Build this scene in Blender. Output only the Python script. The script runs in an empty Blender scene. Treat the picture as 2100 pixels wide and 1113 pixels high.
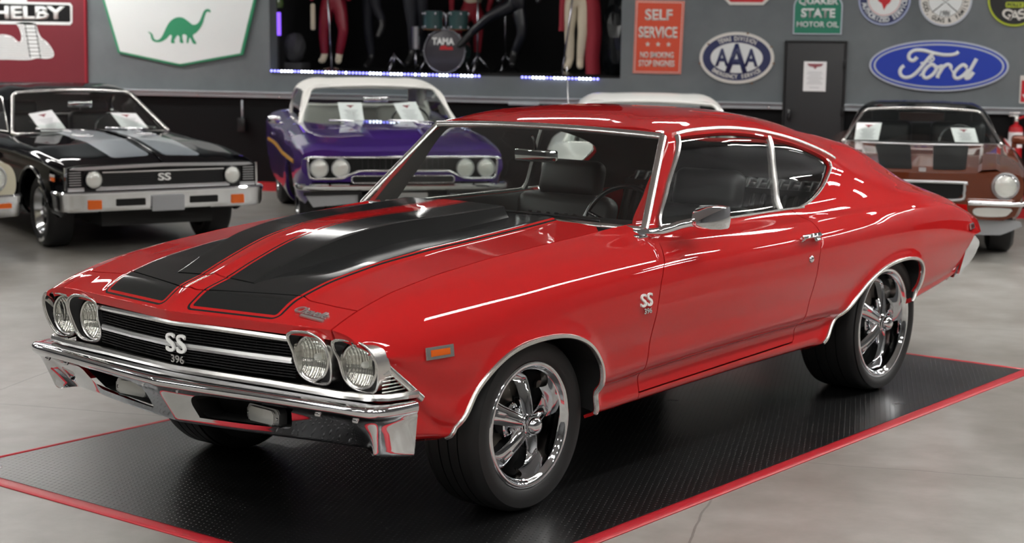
import bpy, bmesh, math, random
import numpy as np
from mathutils import Matrix, Vector
random.seed(7)
sc = bpy.context.scene
COL = sc.collection
PI = math.pi
# ------------------------------------------------------------------ camera / world / exposure
TH = math.atan2(.917, .399)                       # heading of the red car in the room (room X runs along the back wall)
def W(x, y, z=0.):                                # red-car axes -> room axes
    return Vector((.399 * x - .917 * y, .917 * x + .399 * y, z))
cam = bpy.data.objects.new('camera', bpy.data.cameras.new('camera')); COL.objects.link(cam)
yaw, pit, rol = math.radians(38.053), math.radians(-10.388), math.radians(.632)
_f = Vector((math.cos(pit) * math.cos(yaw), math.cos(pit) * math.sin(yaw), math.sin(pit)))
_r = Vector((math.sin(yaw), -math.cos(yaw), 0)); _u = _r.cross(_f)
_r2 = math.cos(rol) * _r + math.sin(rol) * _u; _u2 = -math.sin(rol) * _r + math.cos(rol) * _u
_rw, _uw, _fw = W(*_r2), W(*_u2), W(*_f); _pw = W(-4.785, -4.508, 1.741)
cam.matrix_world = Matrix(((_rw.x, _uw.x, -_fw.x, _pw.x), (_rw.y, _uw.y, -_fw.y, _pw.y), (_rw.z, _uw.z, -_fw.z, _pw.z), (0, 0, 0, 1)))
cam.data.sensor_width = 36.; cam.data.sensor_fit = 'HORIZONTAL'
cam.data.lens = 3478.5 / 2100 * 36.; cam.data.shift_y = (699.84 - 556.5) / 2100
cam.data.clip_end = 200
cam.data.dof.use_dof = True; cam.data.dof.focus_distance = 6.3; cam.data.dof.aperture_fstop = 4.0
sc.camera = cam
wd = bpy.data.worlds.new('world'); sc.world = wd; wd.use_nodes = True
wd.node_tree.nodes['Background'].inputs[0].default_value = (.75, .8, .9, 1)
wd.node_tree.nodes['Background'].inputs[1].default_value = .25
sc.view_settings.view_transform = 'Standard'; sc.view_settings.look = 'None'
sc.view_settings.gamma = 1; sc.view_settings.exposure = 0.0; sc.view_settings.use_curve_mapping = False

# ------------------------------------------------------------------ materials
MATS = {}
def mat(name, col, rough=.5, metal=0., coat=0., coatr=.03, spec=.5, emit=None, es=0., trans=0., alpha=1., ior=None):
    m = bpy.data.materials.new(name); m.use_nodes = True
    b = m.node_tree.nodes['Principled BSDF']; I = b.inputs
    I['Base Color'].default_value = (*col, 1); I['Roughness'].default_value = rough; I['Metallic'].default_value = metal
    I['Coat Weight'].default_value = coat; I['Coat Roughness'].default_value = coatr
    I['Specular IOR Level'].default_value = spec
    if emit: I['Emission Color'].default_value = (*emit, 1); I['Emission Strength'].default_value = es
    I['Transmission Weight'].default_value = trans; I['Alpha'].default_value = alpha
    if ior: I['IOR'].default_value = ior
    MATS[name] = m; return m
class NT:
    """tiny node-graph helper"""
    def __init__(s, m): s.t = m.node_tree; s.n = s.t.nodes; s.b = s.n.get('Principled BSDF')
    def new(s, ty, **kw):
        n = s.n.new(ty)
        for k, v in kw.items(): setattr(n, k, v)
        return n
    def link(s, a, b): s.t.links.new(a, b)
    def val(s, sock, v):
        if hasattr(v, 'is_output'): s.link(v, sock)
        else: sock.default_value = v
    def math(s, op, a, b=0., c=0., clamp=False):
        n = s.new('ShaderNodeMath', operation=op, use_clamp=clamp)
        s.val(n.inputs[0], a); s.val(n.inputs[1], b); s.val(n.inputs[2], c); return n.outputs[0]
    def mix(s, f, a, b):
        n = s.new('ShaderNodeMix', data_type='RGBA'); s.val(n.inputs[0], f)
        for k, v in ((6, a), (7, b)):
            if hasattr(v, 'is_output'): s.link(v, n.inputs[k])
            else: n.inputs[k].default_value = (*v, 1)
        return n.outputs[2]
    def obj(s):
        n = s.new('ShaderNodeTexCoord'); return n.outputs['Object']
    def xyz(s, v):
        n = s.new('ShaderNodeSeparateXYZ'); s.link(v, n.inputs[0]); return n.outputs
    def noise(s, v, scale, detail=4., rough=.55):
        n = s.new('ShaderNodeTexNoise'); s.link(v, n.inputs['Vector']); n.inputs['Scale'].default_value = scale
        n.inputs['Detail'].default_value = detail; n.inputs['Roughness'].default_value = rough; return n.outputs[0]
    def ramp(s, f, stops):
        n = s.new('ShaderNodeValToRGB'); s.link(f, n.inputs[0]); e = n.color_ramp.elements
        while len(e) < len(stops): e.new(.5)
        for k, (p, c) in enumerate(stops):
            e[k].position = p; e[k].color = (*c, 1) if not isinstance(c, (int, float)) else (c, c, c, 1)
        return n.outputs[0]
    def bump(s, h, strength=.3, dist=.01):
        n = s.new('ShaderNodeBump'); s.link(h, n.inputs['Height']); n.inputs['Strength'].default_value = strength
        n.inputs['Distance'].default_value = dist; s.link(n.outputs[0], s.b.inputs['Normal'])

RED = (.54, .0165, .0175)
mat('red_paint', RED, .4, 0., 1., .02, .0)
mat('chrome', (.82, .83, .85), .045, 1.)
mat('chrome_trim', (.80, .79, .77), .26, 1.)
mat('satin_silver', (.62, .62, .62), .3, .8)
mat('black_trim', (.010, .010, .011), .42, spec=.3)
mat('black_gloss', (.006, .006, .008), .12, 0., 1.)
mat('dark_void', (.004, .004, .004), .9)
mat('under_black', (.008, .008, .008), .7)
mat('rubber', (.014, .014, .014), .5)
mat('leather', (.013, .013, .0145), .42, spec=.5)
mat('headliner', (.02, .02, .021), .8)
mat('amber', (.75, .13, .01), .2, 0., .6)
mat('white_paper', (.92, .92, .93), .7)
mat('brake', (.25, .23, .2), .35, 1.)
mat('white_letter', (.9, .9, .88), .35)
def glass(name, tint, rough=0.01, refl=.12):
    """thin pane: tinted see-through mixed with a mirror-like sheen by Fresnel"""
    m = bpy.data.materials.new(name); m.use_nodes = True; t = m.node_tree; t.nodes.clear()
    o = t.nodes.new('ShaderNodeOutputMaterial'); mx = t.nodes.new('ShaderNodeMixShader')
    tr = t.nodes.new('ShaderNodeBsdfTransparent'); tr.inputs[0].default_value = (*tint, 1)
    gl = t.nodes.new('ShaderNodeBsdfGlossy'); gl.inputs['Roughness'].default_value = rough; gl.inputs[0].default_value = (1, 1, 1, 1)
    ge = t.nodes.new('ShaderNodeNewGeometry'); dt = t.nodes.new('ShaderNodeVectorMath'); dt.operation = 'DOT_PRODUCT'      # Schlick, the same from both faces of the pane
    t.links.new(ge.outputs['Normal'], dt.inputs[0]); t.links.new(ge.outputs['Incoming'], dt.inputs[1])
    def mth(op, a, b=0.):
        n = t.nodes.new('ShaderNodeMath'); n.operation = op
        for k, v in ((0, a), (1, b)):
            if hasattr(v, 'is_output'): t.links.new(v, n.inputs[k])
            else: n.inputs[k].default_value = v
        return n.outputs[0]
    fr = mth('ADD', mth('MULTIPLY', mth('POWER', mth('SUBTRACT', 1., mth('MINIMUM', mth('ABSOLUTE', dt.outputs['Value']), 1.)), 5.), .91), .09)
    t.links.new(fr, mx.inputs[0]); t.links.new(tr.outputs[0], mx.inputs[1]); t.links.new(gl.outputs[0], mx.inputs[2])
    t.links.new(mx.outputs[0], o.inputs[0]); MATS[name] = m; return m
glass('glass', (.91, .95, .93)); glass('glass_lamp', (.93, .94, .92)); glass('glass_dark', (.3, .33, .33))
# headlamp bowl: fluted reflector seen through a clear cover
mat('lens', (.93, .92, .88), .16, 1.)
_n = NT(MATS['lens']); _c = _n.xyz(_n.obj())
_w = _n.math('SINE', _n.math('MULTIPLY', _c[1], 560.)); _w2 = _n.math('SINE', _n.math('MULTIPLY', _c[2], 210.))
_n.bump(_n.math('ADD', _w, _n.math('MULTIPLY', _w2, .5)), .5, .004)
# red paint with the black stripes (flat print on the hood)
def stripe_material(name='hood_paint', base=RED, ink=(.021, .0215, .022)):
    m = mat(name, base, .4, 0., 1., .02, .0); n = NT(m); c = n.xyz(n.obj())
    ay = n.math('ABSOLUTE', c[1])
    qx = n.math('SUBTRACT', n.math('ABSOLUTE', n.math('SUBTRACT', ay, .2555)), .1985)
    qy = n.math('SUBTRACT', n.math('MULTIPLY_ADD', ay, .15, -.948), c[0])
    r = .03
    ax = n.math('MAXIMUM', n.math('ADD', qx, r), 0.); by = n.math('MAXIMUM', n.math('ADD', qy, r), 0.)
    d = n.math('SUBTRACT', n.math('SQRT', n.math('ADD', n.math('MULTIPLY', ax, ax), n.math('MULTIPLY', by, by))), r)
    d = n.math('ADD', d, n.math('MINIMUM', n.math('MAXIMUM', n.math('ADD', qx, r), n.math('ADD', qy, r)), 0.))
    fill = n.math('LESS_THAN', d, -.0195)
    pin = n.math('MULTIPLY', n.math('LESS_THAN', d, 0.), n.math('GREATER_THAN', d, -.0085))
    k = n.math('MAXIMUM', fill, pin)
    n.link(n.mix(k, base, ink), n.b.inputs['Base Color'])
    n.link(n.math('MULTIPLY_ADD', k, -.35, 1.), n.b.inputs['Coat Weight'])
    n.link(n.math('MULTIPLY_ADD', k, .09, .02), n.b.inputs['Coat Roughness'])
    return m
stripe_material()

# ------------------------------------------------------------------ mesh helpers
def link(o, parent=None):
    COL.objects.link(o)
    if parent: o.parent = parent
    return o
def mesh_obj(name, V, F, m, parent=None, smooth=False, normals=None):
    me = bpy.data.meshes.new(name)
    me.from_pydata([tuple(map(float, v)) for v in V], [], [tuple(map(int, f)) for f in F])
    for k in (m if isinstance(m, (list, tuple)) else [m]): me.materials.append(MATS[k])
    if smooth or normals is not None:
        me.polygons.foreach_set('use_smooth', np.ones(len(me.polygons), bool))
    me.update()
    if normals is not None: me.normals_split_custom_set_from_vertices([tuple(map(float, n)) for n in normals])
    return link(bpy.data.objects.new(name, me), parent)
def bm_obj(name, bm, m, parent=None, smooth=False, auto=None):
    me = bpy.data.meshes.new(name); bm.normal_update(); bm.to_mesh(me); bm.free()
    for k in (m if isinstance(m, (list, tuple)) else [m]): me.materials.append(MATS[k])
    if smooth:
        me.polygons.foreach_set('use_smooth', np.ones(len(me.polygons), bool))
        if auto: me.set_sharp_from_angle(angle=math.radians(auto))
    return link(bpy.data.objects.new(name, me), parent)
def empty(name, label=None, cat=None, group=None, loc=(0, 0, 0), rz=0.):
    o = bpy.data.objects.new(name, None); COL.objects.link(o); o.location = loc; o.rotation_euler = (0, 0, rz); o.empty_display_size = .2
    tag(o, label, cat, group); return o
def tag(o, label=None, cat=None, group=None, kind=None):
    if label: o['label'] = label
    if cat: o['category'] = cat
    if group: o['group'] = group
    if kind: o['kind'] = kind
    return o
def add_box(bm, c, s, bev=0., M=None, seg=2):
    r = bmesh.ops.create_cube(bm, size=1.); vs = r['verts']
    for v in vs: v.co = Vector((v.co.x * s[0], v.co.y * s[1], v.co.z * s[2]))
    if bev > 0:
        es = list({e for v in vs for e in v.link_edges})
        q = bmesh.ops.bevel(bm, geom=es, offset=bev, segments=seg, affect='EDGES', profile=.5)
        vs = list({v for f in q['faces'] for v in f.verts} | {v for v in vs if v.is_valid})
    for v in vs:
        v.co += Vector(c)
        if M is not None: v.co = M @ v.co
    return vs
def box(name, c, s, m, parent=None, bev=0., M=None, smooth=False):
    bm = bmesh.new(); add_box(bm, c, s, bev, M); return bm_obj(name, bm, m, parent, smooth or bev > 0, 40)
def frames(P, closed=False, up=None):
    P = np.asarray(P, float); n = len(P)
    T = np.zeros_like(P)
    if closed: T = np.roll(P, -1, 0) - np.roll(P, 1, 0)
    else:
        T[1:-1] = P[2:] - P[:-2]; T[0] = P[1] - P[0]; T[-1] = P[-1] - P[-2]
    T /= np.linalg.norm(T, axis=1)[:, None] + 1e-12
    A = np.zeros_like(P); B = np.zeros_like(P)
    if up is not None:
        U = np.asarray(up, float); U = np.tile(U, (n, 1)) if U.ndim == 1 else U
        A = np.cross(T, U); A /= np.linalg.norm(A, axis=1)[:, None] + 1e-12; B = np.cross(A, T)
    else:
        a = np.array([0, 0, 1.]) if abs(T[0][2]) < .9 else np.array([1., 0, 0])
        a = np.cross(T[0], a); a /= np.linalg.norm(a)
        for i in range(n):
            a = a - T[i] * (a @ T[i]); a /= np.linalg.norm(a) + 1e-12
            A[i] = a; B[i] = np.cross(T[i], a)
    return T, A, B
def sweep(P, prof, closed=False, up=None, scale=None, cap=True):
    """profile (list of (a,b)) carried along path P -> verts, faces"""
    P = np.asarray(P, float); T, A, B = frames(P, closed, up); pr = np.asarray(prof, float); k = len(pr); n = len(P)
    V = []
    for i in range(n):
        s = 1. if scale is None else scale[i]
        for a, b in pr: V.append(P[i] + A[i] * a * s + B[i] * b * s)
    F = []
    for i in range(n if closed else n - 1):
        j = (i + 1) % n
        for q in range(k): w = (q + 1) % k; F.append((i * k + q, i * k + w, j * k + w, j * k + q))
    if cap and not closed: F.append(tuple(range(k - 1, -1, -1))); F.append(tuple((n - 1) * k + q for q in range(k)))
    return V, F
def circ_prof(r, n=8, ry=None):
    ry = r if ry is None else ry
    return [(r * math.cos(2 * PI * i / n), ry * math.sin(2 * PI * i / n)) for i in range(n)]
def tube(name, P, r, m, parent=None, closed=False, n=8, up=None, ry=None, scale=None):
    V, F = sweep(P, circ_prof(r, n, ry), closed, up, scale); return mesh_obj(name, V, F, m, parent, True)
def add_tube(bm, P, r, n=8, closed=False):
    V, F = sweep(P, circ_prof(r, n), closed); vs = [bm.verts.new(tuple(v)) for v in V]
    for f in F:
        try: bm.faces.new([vs[i] for i in f])
        except ValueError: pass
def lathe_vf(prof, n=48, axis='y', sign=-1.):
    """profile [(d, r)] turned about the y axis; d measured outward (towards sign*y)"""
    V = []; F = []; k = len(prof)
    for i in range(n):
        a = 2 * PI * i / n; ca, sa = math.cos(a), math.sin(a)
        for d, r in prof:
            if axis == 'y': V.append((r * ca, sign * d, r * sa))
            elif axis == 'z': V.append((r * ca, r * sa, d))
            else: V.append((sign * d, r * ca, r * sa))
    for i in range(n):
        j = (i + 1) % n
        for q in range(k - 1): F.append((i * k + q, i * k + q + 1, j * k + q + 1, j * k + q))
    return V, F
def lathe(name, prof, m, parent=None, n=48, axis='y', sign=-1., auto=35, loc=(0, 0, 0)):
    V, F = lathe_vf(prof, n, axis, sign); V = [(v[0] + loc[0], v[1] + loc[1], v[2] + loc[2]) for v in V]
    o = mesh_obj(name, V, F, m, parent, True)
    bm = bmesh.new(); bm.from_mesh(o.data); bmesh.ops.remove_doubles(bm, verts=bm.verts, dist=1e-5); bmesh.ops.recalc_face_normals(bm, faces=bm.faces); bm.to_mesh(o.data); bm.free()
    o.data.set_sharp_from_angle(angle=math.radians(auto)); return o
def smooth_poly(P, n=80, closed=False):
    """Catmull-Rom resample of a polyline, evenly by chord"""
    P = np.asarray(P, float)
    Q = np.vstack([P[-1], P, P[0], P[1]]) if closed else np.vstack([2 * P[0] - P[1], P, 2 * P[-1] - P[-2]])
    out = []; segs = len(P) if closed else len(P) - 1
    for i in range(segs):
        p0, p1, p2, p3 = Q[i], Q[i + 1], Q[i + 2], Q[i + 3]
        for t in np.linspace(0, 1, 24, endpoint=False):
            out.append(.5 * ((2 * p1) + (-p0 + p2) * t + (2 * p0 - 5 * p1 + 4 * p2 - p3) * t * t + (-p0 + 3 * p1 - 3 * p2 + p3) * t ** 3))
    if not closed: out.append(P[-1])
    out = np.array(out); o2 = np.vstack([out, out[:1]]) if closed else out
    L = np.r_[0, np.cumsum(np.linalg.norm(np.diff(o2, axis=0), axis=1))]
    s = np.linspace(0, L[-1], n, endpoint=not closed)
    return np.stack([np.interp(s, L, o2[:, k]) for k in range(P.shape[1])], 1)
def prism(name, poly, h, m, parent=None, M=None, bev=0.):
    """2D outline (a,b) extruded by h along c, then mapped by matrix M"""
    n = len(poly); V = [(a, b, 0.) for a, b in poly] + [(a, b, h) for a, b in poly]
    F = [tuple(range(n - 1, -1, -1)), tuple(range(n, 2 * n))] + [(i, (i + 1) % n, n + (i + 1) % n, n + i) for i in range(n)]
    bm = bmesh.new(); vs = [bm.verts.new(v) for v in V]
    for f in F: bm.faces.new([vs[i] for i in f])
    if bev > 0: bmesh.ops.bevel(bm, geom=[e for e in bm.edges if abs(e.verts[0].co.z - e.verts[1].co.z) < 1e-9 and e.verts[0].co.z > h / 2], offset=bev, segments=2, affect='EDGES')
    if M is not None: bmesh.ops.transform(bm, matrix=M, verts=bm.verts)
    bmesh.ops.recalc_face_normals(bm, faces=bm.faces)
    return bm_obj(name, bm, m, parent)
def text_mesh(s, size=1., ext=.01, bold=0., shear=0., sx=1., space=1., align='CENTER', bev=0.):
    cu = bpy.data.curves.new('txt', 'FONT'); cu.body = s; cu.size = size; cu.extrude = ext; cu.offset = bold; cu.shear = shear
    cu.align_x = align; cu.align_y = 'CENTER'; cu.space_character = space; cu.bevel_depth = bev; cu.resolution_u = 4
    o = bpy.data.objects.new('txt', cu); COL.objects.link(o); bpy.context.view_layer.update()
    me = bpy.data.meshes.new_from_object(o.evaluated_get(bpy.context.evaluated_depsgraph_get()))
    bpy.data.objects.remove(o); bpy.data.curves.remove(cu)
    if sx != 1.: me.transform(Matrix.Diagonal((sx, 1, 1, 1)))
    return me
def text(name, s, m, parent=None, M=None, **kw):
    me = text_mesh(s, **kw); me.materials.clear(); me.materials.append(MATS[m])
    if M is not None: me.transform(M)
    return link(bpy.data.objects.new(name, me), parent)
def basis(o, ex, ey):
    """4x4 matrix with origin o and x/y axes ex, ey"""
    ex = Vector(ex).normalized(); ez = ex.cross(Vector(ey)).normalized(); ey = ez.cross(ex)
    return Matrix(((ex.x, ey.x, ez.x, o[0]), (ex.y, ey.y, ez.y, o[1]), (ex.z, ey.z, ez.z, o[2]), (0, 0, 0, 1)))

# ------------------------------------------------------------------ surfaces with exact trimming
class SF_:
    pass
def tab(*p):
    a = np.array(p, float); X, Y = a[:, 0], a[:, 1]
    return lambda x: np.interp(x, X, Y)
def stab(p, lo, hi, sig=.06):
    """smoothed table: piecewise-linear values blurred along x, sampled densely"""
    a = np.array(p, float); g = np.linspace(lo - .6, hi + .6, int((hi - lo + 1.2) / .005) + 1)
    X, Y = a[:, 0], a[:, 1]
    y = np.interp(g, X, Y)
    # extrapolate linearly outside
    s0 = (Y[1] - Y[0]) / (X[1] - X[0]); s1 = (Y[-1] - Y[-2]) / (X[-1] - X[-2])
    y = np.where(g < X[0], Y[0] + s0 * (g - X[0]), y); y = np.where(g > X[-1], Y[-1] + s1 * (g - X[-1]), y)
    k = np.exp(-.5 * (np.arange(-60, 61) * .005 / sig) ** 2); k /= k.sum()
    yp = np.pad(y, 60, mode='edge'); y = np.convolve(yp, k, 'valid')
    return lambda x: np.interp(x, g, y)
class Loft:
    """sections at constant x; control curves (y_k(x), z_k(x)) joined by a Catmull-Rom spline in v"""
    sign = -1.
    def __init__(s, ctrl, bump=None, mirror_end=True): s.c = ctrl; s.K = len(ctrl); s.bump = bump; s.me = mirror_end
    def cp(s, k, x):
        if k < 0: a = s.cp(0, x); b = s.cp(1, x); return 2 * a - b
        if k >= s.K:
            if s.me: a = s.cp(2 * s.K - 2 - k, x).copy(); a[:, 0] *= -1; return a
            a = s.cp(s.K - 1, x); b = s.cp(s.K - 2, x); return 2 * a - b
        y, z = s.c[k]; return np.stack([y(x), z(x)], 1)
    def __call__(s, uv):
        x = uv[:, 0]; v = np.clip(uv[:, 1], 0, s.K - 1 - 1e-6); i = np.floor(v).astype(int); t = (v - i)[:, None]
        out = np.zeros((len(x), 3)); out[:, 0] = x
        for k in np.unique(i):
            q = i == k; xx = x[q]; tt = t[q]
            p0, p1, p2, p3 = (s.cp(k + j, xx) for j in (-1, 0, 1, 2))
            # limit tangents for uneven spacing (finite-difference form)
            d01 = np.linalg.norm(p1 - p0, axis=1)[:, None] + 1e-6; d12 = np.linalg.norm(p2 - p1, axis=1)[:, None] + 1e-6; d23 = np.linalg.norm(p3 - p2, axis=1)[:, None] + 1e-6
            m1 = d12 * ((p1 - p0) / d01 * d12 + (p2 - p1) / d12 * d01) / (d01 + d12)
            m2 = d12 * ((p2 - p1) / d12 * d23 + (p3 - p2) / d23 * d12) / (d12 + d23)
            h = tt * tt; c3 = h * tt
            out[q, 1:] = (2 * c3 - 3 * h + 1) * p1 + (c3 - 2 * h + tt) * m1 + (-2 * c3 + 3 * h) * p2 + (c3 - h) * m2
        if s.bump is not None: out[:, 1] += s.bump(out)
        return out
    def at_xz(s, x, z, vmax=None):
        """side-surface point with the given x, z"""
        x = np.atleast_1d(np.asarray(x, float)); z = np.atleast_1d(np.asarray(z, float)) + 0 * x
        lo = np.zeros_like(x) + .5; hi = np.zeros_like(x) + (vmax or s.K - 1.)
        for _ in range(40):
            m = (lo + hi) / 2; zz = s(np.stack([x, m], 1))[:, 2]; up = zz < z
            lo = np.where(up, m, lo); hi = np.where(up, hi, m)
        return s(np.stack([x, (lo + hi) / 2], 1))
def grid(us, vs):
    U, Vv = np.meshgrid(us, vs, indexing='ij'); n, m = U.shape
    uv = np.stack([U.ravel(), Vv.ravel()], 1); I = np.arange(n * m).reshape(n, m)
    a, b, c, d = I[:-1, :-1].ravel(), I[1:, :-1].ravel(), I[1:, 1:].ravel(), I[:-1, 1:].ravel()
    return uv, np.vstack([np.stack([a, b, c], 1), np.stack([a, c, d], 1)])
def clip(uv, tri, f, g):
    """keep the part of the triangulated uv patch where g(f(uv)) > 0, cut exactly along g = 0"""
    G = g(f(uv)); G = np.where(np.abs(G) < 2e-5, 2e-5, G)
    s = G > 0; cnt = s[tri].sum(1); keep = tri[cnt == 3].tolist(); mixed = tri[(cnt > 0) & (cnt < 3)]
    edges = {}
    for t in mixed:
        for a, b in ((t[0], t[1]), (t[1], t[2]), (t[2], t[0])):
            if s[a] != s[b]: edges.setdefault((min(a, b), max(a, b)), None)
    if not edges:
        return uv, np.array(keep, int).reshape(-1, 3)
    ks = np.array(list(edges)); A = uv[ks[:, 0]]; B = uv[ks[:, 1]]; sa = s[ks[:, 0]]
    lo = np.zeros(len(ks)); hi = np.ones(len(ks))
    for _ in range(22):
        m = (lo + hi) / 2; gm = g(f(A + (B - A) * m[:, None])) > 0
        same = gm == sa; lo = np.where(same, m, lo); hi = np.where(same, hi, m)
    newuv = A + (B - A) * ((lo + hi) / 2)[:, None]
    idx = {tuple(k): len(uv) + i for i, k in enumerate(ks)}
    uv2 = np.vstack([uv, newuv])
    for t in mixed:
        poly = []
        for a, b in ((t[0], t[1]), (t[1], t[2]), (t[2], t[0])):
            if s[a]: poly.append(a)
            if s[a] != s[b]: poly.append(idx[(min(a, b), max(a, b))])
        for k in range(1, len(poly) - 1): keep.append([poly[0], poly[k], poly[k + 1]])
    tri2 = np.array(keep, int).reshape(-1, 3)
    used = np.unique(tri2); remap = -np.ones(len(uv2), int); remap[used] = np.arange(len(used))
    return uv2[used], remap[tri2]
def fnormal(f, uv, du=.008, dv=.04):
    e = np.array([du, 0]); h = np.array([0, dv])
    n = np.cross(f(uv + e) - f(uv - e), f(uv + h) - f(uv - h)) * getattr(f, 'sign', 1.); return n / (np.linalg.norm(n, axis=1)[:, None] + 1e-12)
def patch(name, uv, tri, f, m, parent, flip=False, mirror=False, flange=.0, offset=0., du=.008, dv=.04, flange_mat=None, side=1.):
    """mesh object from a clipped patch with exact normals; optional inward returns along its edges. side=-1: y mirrored"""
    P = f(uv); N = fnormal(f, uv, du, dv)
    if flip: N = -N
    P = P + N * offset; T = tri
    # orientation
    fn = np.cross(P[T[:, 1]] - P[T[:, 0]], P[T[:, 2]] - P[T[:, 0]]); sgn = (fn * N[T].sum(1)).sum(1) < 0
    T = T.copy(); T[sgn] = T[sgn][:, [0, 2, 1]]
    ar = np.linalg.norm(np.cross(P[T[:, 1]] - P[T[:, 0]], P[T[:, 2]] - P[T[:, 0]]), axis=1); T = T[ar > 1e-12]
    V = [P]; NN = [N]; F = [T]
    base = len(P)
    if flange > 0:
        ed = {}
        for t in T:
            for a, b in ((t[0], t[1]), (t[1], t[2]), (t[2], t[0])):
                if (b, a) in ed: del ed[(b, a)]
                else: ed[(a, b)] = 1
        E_ = np.array(list(ed)); 
        if len(E_):
            a, b = E_[:, 0], E_[:, 1]; fl = np.cross(P[b] - P[a], N[a]); fl /= np.linalg.norm(fl, axis=1)[:, None] + 1e-12
            k = len(a); V += [P[a], P[b], P[b] - N[b] * flange, P[a] - N[a] * flange]; NN += [fl] * 4
            i = base + np.arange(k); F.append(np.stack([i, i + 3 * k, i + 2 * k], 1)); F.append(np.stack([i, i + 2 * k, i + k], 1))
    V = np.vstack(V); NN = np.vstack(NN); F = np.vstack(F)
    if side < 0: V = V * [1, -1, 1]; NN = NN * [1, -1, 1]; F = F[:, [0, 2, 1]]
    if mirror:
        n = len(V); V = np.vstack([V, V * [1, -1, 1]]); NN = np.vstack([NN, NN * [1, -1, 1]]); F = np.vstack([F, F[:, [0, 2, 1]] + n])
    return mesh_obj(name, V, F, m, parent, True, NN)
def sdpoly(P, poly):
    """signed distance to a closed polygon, > 0 inside"""
    P = np.asarray(P, float); poly = np.asarray(poly, float); A = poly; B = np.roll(poly, -1, 0)
    d2 = np.full(len(P), 1e9); ins = np.zeros(len(P), bool)
    for a, b in zip(A, B):
        ab = b - a; t = np.clip(((P - a) @ ab) / (ab @ ab + 1e-15), 0, 1); q = P - a - t[:, None] * ab; d2 = np.minimum(d2, (q * q).sum(1))
        c = (a[1] > P[:, 1]) != (b[1] > P[:, 1])
        if b[1] != a[1]: ins ^= c & (P[:, 0] < (b[0] - a[0]) * (P[:, 1] - a[1]) / (b[1] - a[1]) + a[0])
    return np.where(ins, 1, -1) * np.sqrt(d2)
# ================================================================== ROOM
WY = 11.9
X0, X1, Y0, Y1, HC = -14., 12., -12., 14.6, 4.6
mat('wall_upper', (.085, .097, .103), .75); n = NT(MATS['wall_upper']); c = n.obj()
n.link(n.ramp(n.noise(c, 1.3, 6., .62), [(.3, (.115, .130, .138)), (.7, (.165, .183, .192))]), n.b.inputs['Base Color']); n.bump(n.noise(c, 60., 3.), .25, .004)
mat('wall_lower', (.006, .0062, .0068), .6, spec=.12)
mat('ledge_grey', (.42, .46, .49), .45)
mat('ceiling_paint', (.36, .36, .365), .9)
mat('side_wall', (.17, .17, .175), .8)
mat('stage_black', (.0035, .0035, .004), .9)
mat('curb_red', (.50, .02, .025), .5)
m = mat('concrete', (.33, .32, .30), .32); n = NT(m); c = n.obj()
big = n.noise(c, .55, 7., .62); fine = n.noise(c, 4., 5., .55)
xy = n.xyz(c)
warp = n.math('MULTIPLY', n.math('SUBTRACT', n.noise(c, 2.2, 4.), .5), .05)
def joint(sock, period, off):
    f = n.math('ABSOLUTE', n.math('SUBTRACT', n.math('FRACT', n.math('DIVIDE', n.math('ADD', n.math('ADD', sock, warp), off), period)), .5))
    return n.math('LESS_THAN', f, .0045 / period)
J = n.math('MAXIMUM', joint(xy[0], 3.6, .4), joint(xy[1], 3.6, 1.1))
base = n.ramp(n.math('ADD', n.math('MULTIPLY', big, .65), n.math('MULTIPLY', fine, .35)), [(.34, (.20, .185, .16)), (.5, (.31, .295, .27)), (.64, (.42, .41, .385))])
n.link(n.mix(n.math('MULTIPLY', J, .55), base, (.11, .10, .09)), n.b.inputs['Base Color'])
n.link(n.math('MULTIPLY_ADD', big, .16, .24), n.b.inputs['Roughness'])
def slab(name, x0, x1, y0, y1, z0, z1, m, kind='structure', parent=None):
    o = box(name, ((x0 + x1) / 2, (y0 + y1) / 2, (z0 + z1) / 2), (x1 - x0, y1 - y0, z1 - z0), m, parent)
    if kind and not parent: o['kind'] = kind
    return o
slab('floor', X0, X1, Y0, Y1, -.1, 0, 'concrete')
slab('ceiling', X0, X1, Y0, Y1, HC, HC + .1, 'ceiling_paint')
mat('dark_wall', (.05, .05, .055), .8); slab('wall_left', X0 - .1, X0, Y0, Y1, 0, HC, 'dark_wall'); slab('wall_right', X1, X1 + .1, Y0, Y1, 0, HC, 'side_wall'); slab('wall_front', X0, X1, Y0 - .1, Y0, 0, HC, 'side_wall')
SX0, SX1, SZ, ST = -5.325, -1.30, 1.243, 3.9             # stage opening
T_ = .22
bm = bmesh.new()
for x0, x1, z0, z1 in ((X0, SX0, 1.0, HC), (SX1, X1, 1.0, HC), (SX0, SX1, 1.0, SZ), (SX0, SX1, ST, HC)):
    add_box(bm, ((x0 + x1) / 2, WY + T_ / 2, (z0 + z1) / 2), (x1 - x0, T_, z1 - z0))
wb_ = bm_obj('wall_back', bm, 'wall_upper'); wb_['kind'] = 'structure'
o = slab('wall_back_lower', X0, X1, WY + .015, WY + T_, 0, 1.0, 'wall_lower', None); o['kind'] = 'structure'; o.name = 'wall_base'
bm = bmesh.new(); 
for x0, x1 in ((X0, .44), (1.08, X1)): add_box(bm, ((x0 + x1) / 2, WY - .02, .985), (x1 - x0, .05, .055), .006); add_box(bm, ((x0 + x1) / 2, WY - .04, 1.018), (x1 - x0, .09, .014), .003)
lg = bm_obj('trim_1', bm, 'ledge_grey'); lg['kind'] = 'structure'
box('ledge_bracket', (-2.35, WY - .05, .96), (.34, .05, .035), 'ledge_grey', lg, .005)
for x in (-6.2, -5.2, -1.85, .30, 1.25, 2.35, 2.95): lathe('ledge_bolt', [(0, .012), (.008, .011), (.012, .006), (.013, 0)], 'chrome_trim', lg, 10, 'y', -1, 35, (x, WY - .045, .975))
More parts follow.
